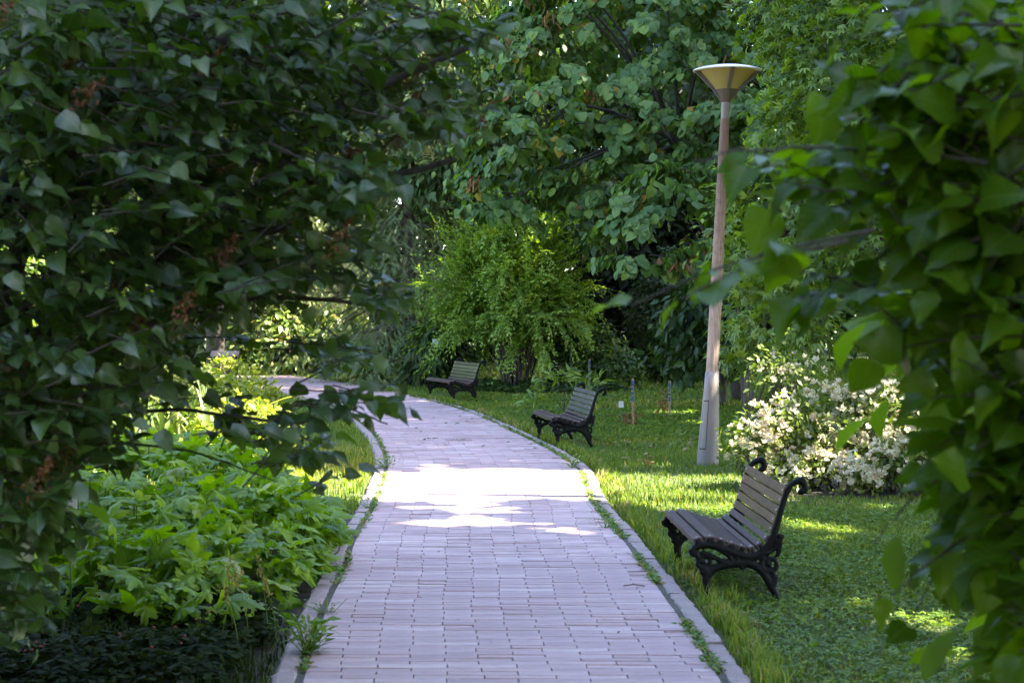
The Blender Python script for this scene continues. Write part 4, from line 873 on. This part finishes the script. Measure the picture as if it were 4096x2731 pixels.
STROKES = [
    stroke([(525, 965), (600, 938), (690, 940), (790, 975), (880, 1008), (960, 1030), (1040, 1018), (1105, 965), (1155, 890), (1195, 780), (1230, 650), (1270, 530), (1310, 465), (1355, 440)], [22, 30, 30, 26, 24, 22, 18], .024, 80),
    stroke([(1340, 447), (1380, 432), (1412, 460), (1412, 500), (1388, 520), (1372, 505)], [24, 26, 27, 27, 25, 22], .03, 30),
    stroke([(520, 965), (530, 1000), (560, 1015)], [28, 26, 18]),
    stroke([(560, 985), (575, 1060)] + spiral(620, 1058, 62, 26, 150, -200, 12) + [(628, 1062)], [18, 17, 16, 16, 18, 24], .02, 60),
    stroke([(600, 1110), (640, 1150), (640, 1230), (648, 1290), (630, 1345), (605, 1385)], [22, 34, 32, 24, 22, 26]),
    stroke([(650, 1180), (700, 1125), (780, 1098), (860, 1085), (940, 1078), (1000, 1092), (1060, 1130), (1110, 1190), (1150, 1262), (1185, 1325), (1212, 1392)], [26, 26, 28, 32, 34, 32, 30, 30, 30, 26, 22]),
    stroke([(600, 990), (680, 1025), (750, 1060), (830, 1085)], [14, 16, 18, 22]),
    stroke([(690, 950), (760, 990), (820, 1030), (850, 1080)], [14, 14, 14, 16]),
    stroke([(870, 1000), (880, 1040), (870, 1080)], [26, 24, 26]),
    stroke([(930, 1080), (1000, 1050), (1070, 1030), (1100, 1000)], [26, 18, 16, 16]),
    stroke([(920, 1095), (920, 1135)], [24, 16]),
    stroke([(1090, 1000)] + spiral(1145, 1085, 76, 24, 215, -190, 16) + [(1150, 1088)], [16, 17, 17, 16, 17, 26], .02, 70),
    stroke([(1195, 1030), (1215, 980), (1225, 920), (1222, 872), (1250, 882)], [16, 15, 14, 18, 18]),
    stroke([(1110, 1010), (1160, 985), (1190, 940), (1200, 900)], [14, 12, 12, 10]),
    stroke([(1165, 1155), (1175, 1200), (1165, 1260)], [18, 26, 22]),
    stroke([(620, 1150), (585, 1152)], [26, 18]),
    stroke([(1175, 1185), (1205, 1192)], [18, 10]),
    stroke([(380 + 225, 1375), (590, 1388)], [26, 30]),
]
SEAT = [((530, 888), (602, 874)), ((624, 869), (714, 871)), ((719, 880), (801, 906)), ((805, 911), (886, 931)), ((889, 935), (962, 953)), ((968, 957), (1018, 946)), ((1027, 938), (1078, 915)), ((1092, 902), (1128, 858))]
t5 = np.linspace(0, 1, 6); BK = [((1138 + 124 * t5[i], 848 - 380 * t5[i]), (1138 + 124 * (t5[i + 1] - .03), 848 - 380 * (t5[i + 1] - .03))) for i in range(5)]
for a_, b_ in SEAT + BK:             # brackets that hold the slat ends
    v_ = unit(np.array(b_, float) - np.array(a_, float)); nn = np.array([-v_[1], v_[0]]); o2 = nn * 27; a2, b2 = np.array(a_) + o2 + v_ * 16, np.array(b_) + o2 - v_ * 16
    STROKES.append(stroke([tuple(a2), tuple(b2)], [22, 22], .02, 6))
V, f = join(STROKES)
tmp = link('tmp', make_mesh('tmp', V, f, M_IRON)); md = tmp.modifiers.new('r', 'REMESH'); md.mode = 'VOXEL'; md.voxel_size = .0075; md.use_smooth_shade = True
sm = tmp.modifiers.new('s', 'SMOOTH'); sm.iterations = 2; sm.factor = .5
FRAME = bpy.data.meshes.new_from_object(tmp.evaluated_get(bpy.context.evaluated_depsgraph_get())); FRAME.name = 'end_frame'
if not FRAME.materials: FRAME.materials.append(M_IRON)
bpy.data.objects.remove(tmp)
BLN = 1.64
slat_cache = {}
bolt_me = make_mesh('bolt', *lathe([(.0001, .004), (.006, .0035), (.008, 0), (.008, -.004)], 10), M_BOLT)
def bench(label, x, y, ang, backmat, seatmat):
    root = thing('park_bench', label, 'bench', (x, y, 0), 0, 'cast iron park benches beside the path')
    root.rotation_euler = (0, 0, math.atan2(math.cos(ang), -math.sin(ang)))          # local x runs along the bench, local -y is its front
    org = .072
    def at(xx, p, off=0): return (xx, -0 + (p[0] - org), p[1])
    for xx in (.012, BLN - .012):
        o = link('end_frame', FRAME, root); o.location = (xx, -org, 0)
    for nm, arr, mt, th in (('seat_slat', SEAT, seatmat, .046), ('back_slat', BK, backmat, .04)):
        for a, b in arr:
            a2, b2 = zp(*a), zp(*b); v = b2 - a2; wdt = np.linalg.norm(v); key = (round(wdt, 3), mt.name)
            if key not in slat_cache: slat_cache[key] = bev_box(nm, BLN, wdt, th, mt, .006)
            o = link(nm, slat_cache[key], root); an = math.atan2(v[1], v[0]); nrm = np.array([-math.sin(an), math.cos(an)]); c = (a2 + b2) / 2 - nrm * th / 2
            o.location = (BLN / 2, c[0] - org, c[1]); o.rotation_euler = (an, rng.normal() * .002, rng.normal() * .002)
            for xx in (-BLN / 2 + .045, BLN / 2 - .045):
                q = link('bolt', bolt_me, o); q.location = (xx, 0, th / 2 + .001)
    return root
M_BACK_MOSS = wood('mossy olive backrest wood', (.05, .048, .026), (.1, .095, .045), (.15, .14, .07), .65)
M_BACK_GREY = wood('grey brown backrest wood', (.05, .046, .036), (.085, .078, .06), (.13, .12, .095), .65)
# bench local +y (back) must point right: x axis along +Y of the world means +y points left, so mirror by running from the far end
def place_bench(label, x, y, ang, bm_, sm_):
    d = np.array([-math.sin(ang), math.cos(ang)]); far = np.array([x, y]) + d * BLN
    root = bench(label, far[0], far[1], ang, bm_, sm_)
    root.rotation_euler = (0, 0, math.atan2(-d[1], -d[0]))
    return root
place_bench('nearest slatted bench with curled black iron ends beside the kerb', 1.274, 12.33, R(1.8), M_BACK, M_SEAT)
place_bench('middle slatted bench with dark grey brown back near the striped stakes', .594, 25.05, R(8), M_BACK_GREY, M_SEAT)
place_bench('farthest slatted bench with mossy olive back under the arching shrub', -1.169, 36.4, R(19), M_BACK_MOSS, M_SEAT)

# ------------------------------------------------------------------ lamp post
def lamp():
    g = G(2830, 1862); root = thing('street_lamp', 'tall lamp post with inverted cone amber glass head on a wooden pole', 'street lamp', g)
    lean = .0505; sp = lambda z: np.array([lean * z, 0, z])
    M_STEEL = flat('grey brown painted steel', (.17, .143, .138), .5, bump_scale=60., bs=.05, var=.08); M_HOUS = flat('taupe lamp housing', (.09, .073, .066), .45, var=.06)
    M_CAP = flat('pale metal cap', (.62, .62, .66), .3, .2, var=.05); M_POLE = wood('bleached pole wood', (.11, .078, .066), (.24, .188, .165), (.36, .295, .262), .6)
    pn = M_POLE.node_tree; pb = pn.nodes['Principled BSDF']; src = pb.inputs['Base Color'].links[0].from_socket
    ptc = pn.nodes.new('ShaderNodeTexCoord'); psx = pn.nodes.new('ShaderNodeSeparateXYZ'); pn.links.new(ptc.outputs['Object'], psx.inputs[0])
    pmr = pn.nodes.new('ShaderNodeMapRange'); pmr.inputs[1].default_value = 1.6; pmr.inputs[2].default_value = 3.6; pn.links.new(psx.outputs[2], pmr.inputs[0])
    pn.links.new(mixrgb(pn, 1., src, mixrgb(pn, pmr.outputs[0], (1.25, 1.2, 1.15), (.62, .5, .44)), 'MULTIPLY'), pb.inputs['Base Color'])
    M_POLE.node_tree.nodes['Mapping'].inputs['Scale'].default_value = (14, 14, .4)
    mg, n, b = nodes('amber ribbed glass')
    tc = n.nodes.new('ShaderNodeTexCoord'); sx = n.nodes.new('ShaderNodeSeparateXYZ'); n.links.new(tc.outputs['Object'], sx.inputs[0]); at = n.nodes.new('ShaderNodeMath'); at.operation = 'ARCTAN2'
    n.links.new(sx.outputs[0], at.inputs[0]); n.links.new(sx.outputs[1], at.inputs[1]); mu = n.nodes.new('ShaderNodeMath'); mu.operation = 'MULTIPLY'; mu.inputs[1].default_value = 150; sn = n.nodes.new('ShaderNodeMath'); sn.operation = 'SINE'
    n.links.new(at.outputs[0], mu.inputs[0]); n.links.new(mu.outputs[0], sn.inputs[0]); b.inputs['Base Color'].default_value = (.6, .52, .22, 1); b.inputs['Roughness'].default_value = .22; b.inputs['Transmission Weight'].default_value = .35; b.inputs['IOR'].default_value = 1.2
    bump(n, b, sn.outputs[0], .25, .004)
    tl_ = n.nodes.new('ShaderNodeBsdfTranslucent'); tl_.inputs[0].default_value = (.66, .56, .22, 1); mx = n.nodes.new('ShaderNodeMixShader'); mx.inputs[0].default_value = .45
    n.links.new(b.outputs[0], mx.inputs[1]); n.links.new(tl_.outputs[0], mx.inputs[2]); n.links.new(mx.outputs[0], n.nodes['Material Output'].inputs[0])
    def lpart(nm, prof, mat, seg=40, smooth=True, par=None):
        V, f = lathe(prof, seg); V = V + np.array([lean, 0, 0]) * V[:, 2:3]; return link(nm, make_mesh(nm, V, f, mat, smooth=smooth), par or root)
    base = lpart('base', [(.135, -.05), (.132, .1), (.11, .6), (.09, .95), (.083, 1.14), (.0, 1.142)], M_STEEL)
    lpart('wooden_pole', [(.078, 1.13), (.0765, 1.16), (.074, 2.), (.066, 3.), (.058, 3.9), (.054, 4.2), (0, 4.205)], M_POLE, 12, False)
    lpart('neck', [(.05, 4.19), (.05, 4.3), (.052, 4.31), (.052, 4.4)], M_STEEL)
    z0 = 4.4
    head = lpart('housing', [(.05, z0), (.06, z0 + .004), (.128, z0 + .142), (.141, z0 + .148), (.141, z0 + .155)], M_HOUS)
    lpart('seam', [(.104, z0 + .094), (.1105, z0 + .098), (.107, z0 + .102)], M_HOUS, par=head)
    lpart('glass_cone', [(.138, z0 + .152), (.152, z0 + .175), (.345, z0 + .395)], mg, 64)
    lpart('cap', [(.33, z0 + .383), (.41, z0 + .378), (.417, z0 + .385), (.41, z0 + .394), (.33, z0 + .418), (.2, z0 + .442), (.08, z0 + .453), (.0001, z0 + .455)], M_CAP, 64)
    for k in range(4):
        a = R(-88 + 90 * k); c, s = math.cos(a), math.sin(a); pf = [(.07, z0 + .02), (.15, z0 + .13), (.408, z0 + .381), (.335, z0 + .385), (.128, z0 + .155), (.05, z0 + .03)]
        V = []
        for t_ in (-.019, .019):
            for r_, z in pf: V.append((r_ * c - t_ * s + lean * z, r_ * s + t_ * c, z))
        m_ = len(pf); f = [(i, (i + 1) % m_, m_ + (i + 1) % m_, m_ + i) for i in range(m_)]; me = bpy.data.meshes.new('rib'); me.from_pydata(V, [], f + [tuple(range(m_ - 1, -1, -1)), tuple(range(m_, 2 * m_))]); me.materials.append(M_HOUS); link('rib', me, root)
    # access panel on the base, towards the viewer's left
    V, f = [], []
    for zz in np.linspace(.22, .78, 6):
        for a in np.linspace(R(-150), R(-112), 5): r_ = np.interp(zz, [.1, .6, .95], [.132, .11, .09]) + .003; V.append((r_ * math.cos(a) + lean * zz, r_ * math.sin(a), zz))
    for i in range(5):
        for j in range(4): f.append((i * 5 + j, i * 5 + j + 1, (i + 1) * 5 + j + 1, (i + 1) * 5 + j))
    link('access_panel', make_mesh('access_panel', np.array(V), np.array(f), M_STEEL), base)
    V2 = []
    for zz in np.linspace(.205, .795, 6):
        for a in np.linspace(R(-153.5), R(-108.5), 5): r_ = np.interp(zz, [.1, .6, .95], [.132, .11, .09]) + .0015; V2.append((r_ * math.cos(a) + lean * zz, r_ * math.sin(a), zz))
    link('panel_gap', make_mesh('panel_gap', np.array(V2), np.array(f), flat('dark gap', (.02, .018, .018), .8)), base)
lamp()

# ------------------------------------------------------------------ stakes, saplings, labels, standpipe
M_YEL = flat('weathered yellow stake paint', (.16, .1, .03), .6); M_BLUE = flat('blue tape', (.015, .05, .13), .5); M_RAW = flat('raw stake wood', (.17, .12, .07), .7)
def stake(label, px, py, h, mat, rad=.018, full=.45):
    g = G(px, py); root = thing('striped_stake', label, 'stake', g, group='blue striped planting stakes'); V, f = lathe([(rad, -.05), (rad * .95, h), (.0001, h + .004)], 10); link('pole', make_mesh('pole', V, f, mat), root)
    z = h - .03; k = 0
    while z > h * (1 - full):
        wd = .04 if k % 3 else .075; V, f = lathe([(rad + .0025, z - wd), (rad + .003, z)], 12); V[:, 2] += V[:, 0] * .5; link('tape_band', make_mesh('tape_band', V, f, M_BLUE), root); z -= wd + .03; k += 1
stake('blue taped yellow stake nearest to the white plant label', 2532, 1713, .78, M_YEL)
stake('pale stake with blue taped top close to the lamp post', 2678, 1668, .62, M_RAW)
stake('striped stake rising behind the middle bench', 2358, 1600, .82, M_RAW)
for lb, px, py, h in (('tiny dark sapling at the foot of the yellow stake', 2520, 1705, .2), ('tiny dark sapling beside the pale stake', 2650, 1660, .42)):
    g = G(px, py); root = thing('sapling', lb, 'sapling', g); n = 60; P = g + rng.normal(size=(n, 3)) * np.array([.06, .06, 0]) + np.array([0, 0, 1]) * (rng.random((n, 1)) * h)
    V, f, r = scatter(T_SMALL, P, frames(rng.normal(size=(n, 3)) + np.array([0, 0, .4]), rng.normal(size=(n, 3)), np.full(n, .07)), rng.random(n)); part('leaves', V, f, M_DRYFLOWER, root, r, stuff=True); V, f = tube([g, g + np.array([0, 0, h])], .006, 5); part('stem', V, f, M_BARK2, root)
M_LABEL = flat('white plant label', (.42, .42, .41), .4, var=.04); M_INK = flat('faded label ink', (.2, .2, .22), .7); M_GREEN = flat('dark green metal', (.02, .06, .03), .5)
def label_sign(label, pos, w_, h_, tilt, yaw, rows, stake_mat, back=None):
    root = thing('plant_label', label, 'plant label', (pos[0], pos[1], 0)); root.rotation_euler = (0, 0, yaw); z = pos[2]
    V, f = tube([(0, .012, -.05), (0, .012, z)], .006, 6); link('stake', make_mesh('stake', V, f, stake_mat), root)
    pl = link('plate', bev_box('plate', w_, .006, h_, M_LABEL, .002, 1), root); pl.location = (0, 0, z); pl.rotation_euler = (tilt, 0, 0)
    if back: bk = link('backing', bev_box('backing', w_ + .02, .005, h_ + .05, back, .002, 1), root); bk.location = (0, .0065, z - .012); bk.rotation_euler = (tilt, 0, 0)
    for k, (u, wd, hh) in enumerate(rows):
        nl = max(2, int(wd * w_ / (hh * h_ * .9)))
        t = link('lettering', make_mesh('lettering', *join([box(-wd * w_ / 2 + j * wd * w_ / nl, -wd * w_ / 2 + (j + .72) * wd * w_ / nl, -.0006, .0006, -hh * h_ / 2 * rng.uniform(.5, 1), hh * h_ / 2) for j in range(nl)]), M_INK, smooth=False), pl); t.location = (0, -.0042, (u - .5) * h_); t['kind'] = 'stuff'
label_sign('small white plant label on a stake next to the yellow stake', W(2484, 1617, 28.6), .072, .098, R(-12), 0, [(.8, .3, .05), (.6, .5, .07), (.47, .4, .07), (.3, .2, .05), (.15, .3, .04)], M_GREEN)
label_sign('pale tilted plant label standing in the shade under the lilac', W(283, 2005, 11.0), .075, .2, R(-25), R(12), [(.85, .5, .035), (.66, .6, .06), (.48, .35, .05), (.34, .3, .04), (.18, .7, .05)], M_GREEN, M_GREEN)
label_sign('faint small label in the dark shrub behind the farthest bench', W(1742, 1366, 41.6), .13, .12, R(-10), 0, [(.75, .7, .09), (.5, .6, .09), (.25, .5, .09)], M_GREEN)
g = G(2283, 1560); root = thing('standpipe', 'thin dark green water standpipe beside the arching shrub', 'standpipe', g); V, f = tube(spline([g, g + np.array([0, 0, .8]), g + np.array([0, 0, 1.05])], 8), .022, 8); part('pipe', V, f, M_GREEN, root); V, f = tube(spline([g + np.array([0, 0, .48]), g + np.array([.1, -.04, .5]), g + np.array([.2, -.06, .4])], 8), .016, 8); part('spout', V, f, M_BOLT, root)
V, f = lathe([(.03, .44), (.04, .46), (.04, .52), (.03, .54)], 12); part('valve', V + g, f, M_GREEN, root)
simple_tree('young_leafy_plant', 'young light green plant growing up behind the middle bench', 'plant', lob_px([(2120, 1580, 28.3, .1, .1, .22), (2150, 1510, 28.5, .1, .1, .1), (2260, 1505, 28.5, .22, .12, .08), (2400, 1525, 28.3, .1, .1, .06), (2340, 1520, 28.4, .15, .1, .08)]), 34, 5, .05, T_LANCE, .18, M_VITEX, [(.75, 28.4, 0), (.8, 28.4, .3), (.8, 28.4, .6)], up=.8, down=-.2, trad=(.012, .01, .005), n_single=80, nl=5, rest='foliage')

# ------------------------------------------------------------------ lilacs
def lilac(label, base, branches, blobs, n_tw, leaf, mat, n_single, n_heads, dirx, trunk_rad, pairs=(3, 5), upk=.9, extra=None):
    root = thing('lilac_bush', label, 'lilac', (base[0], base[1], 0))
    for i, (pts, r0) in enumerate(branches):
        S = spline([W(*p) if len(p) == 3 else np.array(p[:3]) for p in pts], 30); S = S + np.cumsum(rng.normal(size=S.shape) * .004, 0)
        V, f = tube(S, np.linspace(r0, r0 * .3, len(S)), 8); part('trunk' if i < trunk_rad else 'branch', V, f, M_BARK, root)
    P, Fw, Nn, SZ, tw, tips = [], [], [], [], [], []
    wts = np.array([b[5] for b in blobs], float); wts /= wts.sum()
    for i in range(n_tw):
        b = blobs[rng.choice(len(blobs), p=wts)]; u = rng.normal(size=2) * .5; d = b[2] + rng.uniform(-1, 1) * b[6]
        c = W(b[0] + u[0] * b[3], b[1] + u[1] * b[4], d); L = leaf * rng.uniform(1.5, 3.4)
        dr = unit(np.array([dirx * rng.uniform(.2, 1.2), rng.normal() * .5, rng.normal() * .35 + .05])); k = int(rng.integers(*pairs)); t = np.linspace(0, 1, k + 1)
        S = c + dr * ((t - .5) * L)[:, None]; S[:, 2] += -.15 * L * t ** 2
        tw.append(tube(np.vstack([S[0] - dr * L * .5, S]), np.linspace(.0045, .0018, k + 2) * leaf / .1, 5, False)); tips.append((S[-1], dr))
        side = unit(np.cross(dr, [0, 0, 1.]))
        for j in range(k + 1):
            for s in ((-1, 1) if j < k else (0,)):
                if rng.random() < .08: continue
                f_ = dr * rng.uniform(.3, .8) + side * s * rng.uniform(.5, 1.) + np.array([0, 0, rng.uniform(-.6, .15)]) + rng.normal(size=3) * .2; f_ = unit(f_)
                P.append(S[j] + f_ * leaf * .17); Fw.append(f_); Nn.append(np.array([0, -.3, upk]) + rng.normal(size=3) * .38); SZ.append(leaf * rng.uniform(.5, 1.22))
    P, Fw, Nn, SZ = map(np.array, (P, Fw, Nn, SZ)); ok = P[:, 1] > 1.2; P, Fw, Nn, SZ = P[ok], Fw[ok], Nn[ok], SZ[ok]
    leaves(root, T_HEART, P, frames(Fw, Nn, SZ), mat, n_single, 'crown')
    V, f = join(tw); part('twigs', V, f, M_TWIG, root, stuff=True)
    for i in rng.choice(len(tips), n_heads, replace=False):
        c, dr = tips[i]; c = c + np.array([0, -.06, 0]); n = 110; t = rng.random(n); ax = unit(dr * .6 + np.array([0, 0, .7])); Q = c + ax * (t * .13)[:, None] + rng.normal(size=(n, 3)) * (.028 * (1.05 - t))[:, None]
        V, f, r = scatter([leaf_grid([(0, .12), (.5, .2), (1, .1)], .1, 0)], Q, frames(rng.normal(size=(n, 3)), rng.normal(size=(n, 3)), np.full(n, .017)), rng.random(n)); part('dry_flower_head', V, f, M_DRYFLOWER, root, r, stuff=True)
    if extra:                       # rest of the bush, plus lobes added to shade and darken what lies near
        Pc, N, C = clumps(extra[0], extra[1], 10, .2, .7, (.3, 1.02), -.9)
        V, f, r = scatter([leaf_grid(OVATE, .2, .3)], Pc, orient(N, .17, .8, .4, .5), rng.random(len(Pc))); part('outer_shade_crown', V, f, mat, root, r, stuff=True)
    return root
BL_ = []
for px, py, rx, ry, wt in ((250, 300, 450, 380, 5), (800, 250, 480, 330, 5), (1300, 180, 400, 250, 3.6), (1700, 110, 220, 120, 1.1), (1620, 430, 220, 140, 1.1), (300, 800, 430, 380, 5), (850, 750, 400, 330, 4.2), (1220, 650, 250, 260, 1.8), (450, 1200, 430, 280, 3.6), (930, 1060, 310, 160, 1.5), (1300, 1020, 200, 110, .55), (1550, 1180, 130, 50, .35), (220, 1500, 340, 260, 3.), (600, 1430, 260, 150, .6), (1330, 1400, 160, 80, .22), (1440, 1570, 120, 50, .28), (1050, 1660, 220, 45, .25), (1200, 1790, 80, 60, .2), (200, 1760, 280, 140, .8), (200, 1680, 280, 200, 2.4), (110, 1980, 200, 190, 1.7), (20, 2300, 110, 260, .9), (-250, 900, 300, 1000, 3), (1800, 480, 110, 70, .2), (1900, 90, 110, 50, .2), (1330, 1880, 30, 40, .08)):
    BL_.append((px, py, 7.2, rx, ry, wt, 1.1))
BR = [([(-300, 2700, 8.2), (-150, 1900, 8.), (0, 1350, 7.8), (120, 950, 7.6), (350, 500, 7.4), (500, 50, 7.2)], .075),
      ([(-350, 2700, 7.6), (-250, 1700, 7.4), (-60, 1050, 7.3), (100, 400, 7.2), (150, -200, 7.2)], .06),
      ([(-100, 1500, 7.6), (300, 1260, 7.3), (700, 1050, 7.), (1050, 980, 6.9), (1300, 870, 6.8), (1420, 690, 6.8)], .03),
      ([(120, 950, 7.5), (500, 620, 7.2), (800, 590, 7.), (1150, 640, 6.9), (1480, 690, 6.8), (1800, 620, 6.8)], .032),
      ([(350, 500, 7.4), (600, 260, 7.1), (900, 170, 7.), (1200, 250, 6.9), (1500, 330, 6.8), (1720, 250, 6.8), (1950, 130, 6.8)], .032),
      ([(500, 250, 7.2), (750, 60, 7.), (1100, -60, 7.)], .025), ([(900, 170, 7.), (1150, 60, 6.9), (1350, 190, 6.9), (1650, 420, 6.8)], .018),
      ([(-150, 1680, 7.5), (300, 1660, 7.), (700, 1640, 6.8), (1000, 1680, 6.7), (1220, 1690, 6.7), (1330, 1640, 6.7), (1450, 1650, 6.7), (1570, 1690, 6.7)], .009),
      ([(-100, 1750, 7.6), (250, 1500, 7.2), (500, 1330, 7.), (800, 1220, 6.9), (1150, 1180, 6.8), (1450, 1200, 6.8)], .022),
      ([(0, 1350, 7.7), (300, 1000, 7.3), (550, 850, 7.1), (900, 900, 7.), (1250, 1080, 6.9)], .025),
      ([(1150, 640, 6.9), (1230, 760, 6.8), (1270, 1000, 6.8)], .012), ([(-200, 1900, 7.6), (150, 1800, 7.2), (500, 1750, 7.), (800, 1790, 6.9), (1100, 1900, 6.8)], .008)]
lilac('large dark lilac bush with dried brown flower heads overhanging the path', (-2.35, 8.2), BR, BL_, 1400, .079, M_LILAC, 300, 50, 1., 2,
      extra=([(-3.6, 7.2, 3.2, 1.0, 1.6, 1.4), (-4.6, 9.2, 1.8, 1.6, 1.6, 1.7), (-2.6, 8.6, 4.6, 2.2, 1.6, .9), (-4.2, 5.5, 2.2, 1.3, 1.6, 1.6), (-2.9, 9.9, 3.3, 1.2, 1.4, .8), (-3.1, 12., 3.3, 1.2, 1.5, .7), (-2.1, 11.3, 3.5, .9, 1.2, .55), (-2.0, 9.6, 3.6, .8, 1.0, .5), (-2.95, 9.3, 1.2, .5, .8, .8), (-.9, 7., 3.8, 1.2, 1., .4)], 1500))
BL2 = []
for px, py, rx, ry, wt in ((3850, 150, 280, 200, 3.2), (3640, 420, 220, 110, 1.3), (3780, 800, 200, 140, 1.3), (3420, 310, 200, 60, .75), (3280, 640, 220, 90, .75), (2900, 650, 110, 60, .32), (3750, 540, 260, 180, 2.2), (3480, 830, 180, 80, .6), (2930, 1070, 150, 50, .32), (3380, 1120, 150, 70, .5), (3920, 950, 200, 250, 3.8), (4000, 1400, 160, 300, 5), (3740, 1260, 110, 90, .5), (3920, 1750, 110, 200, 2.6), (4100, 2150, 90, 300, 3.8), (3590, 2280, 120, 50, .22), (3960, 2060, 90, 90, .5), (4150, 2560, 80, 200, 2.4), (4300, 1200, 180, 1000, 4)):
    BL2.append((px + (70 if px > 3400 else 0), py, 3.3 if px < 3000 else 3.85, rx, ry, wt, .15 if px < 3000 else .35))
BR2 = [([(4700, 3600, 4.2), (4450, 2400, 4.1), (4300, 1500, 4.), (4250, 600, 3.9)], .02), ([(4350, 1900, 4.), (4000, 1200, 3.8), (3700, 900, 3.7), (3300, 820, 3.6), (3150, 800, 3.6)], .007),
       ([(4300, 1000, 3.9), (3900, 620, 3.7), (3500, 590, 3.6), (3100, 575, 3.45), (2800, 620, 3.3)], .006), ([(4300, 2000, 4.), (3950, 1880, 3.8), (3700, 2000, 3.7), (3560, 2260, 3.6)], .005), ([(4300, 700, 4.), (3900, 330, 3.8), (3400, 330, 3.7)], .006),
       ([(4300, 1600, 4.), (3900, 1350, 3.8), (3400, 1150, 3.7), (3000, 1080, 3.4)], .006)]
lilac('near lilac branches with large blurred green leaves reaching in from the right', (1.6, 4.1), BR2, BL2, 350, .087, M_LILAC2, 300, 0, -1., 1, (2, 4), .75,
      extra=([(2.0, 4.2, 2.2, .75, .8, 1.3), (2.4, 4.4, 1.0, .8, .8, .9), tuple(W(4150, 1300, 4.5)) + (.3, .25, .75), tuple(W(4250, 2300, 4.5)) + (.3, .25, .6), (3.3, 6.5, 2.6, 1.1, 1.6, 1.6), (1.9, 2.7, 3.2, .9, 1.0, .5), (2.4, 1.7, 1.8, .7, .9, 1.2)], 330))
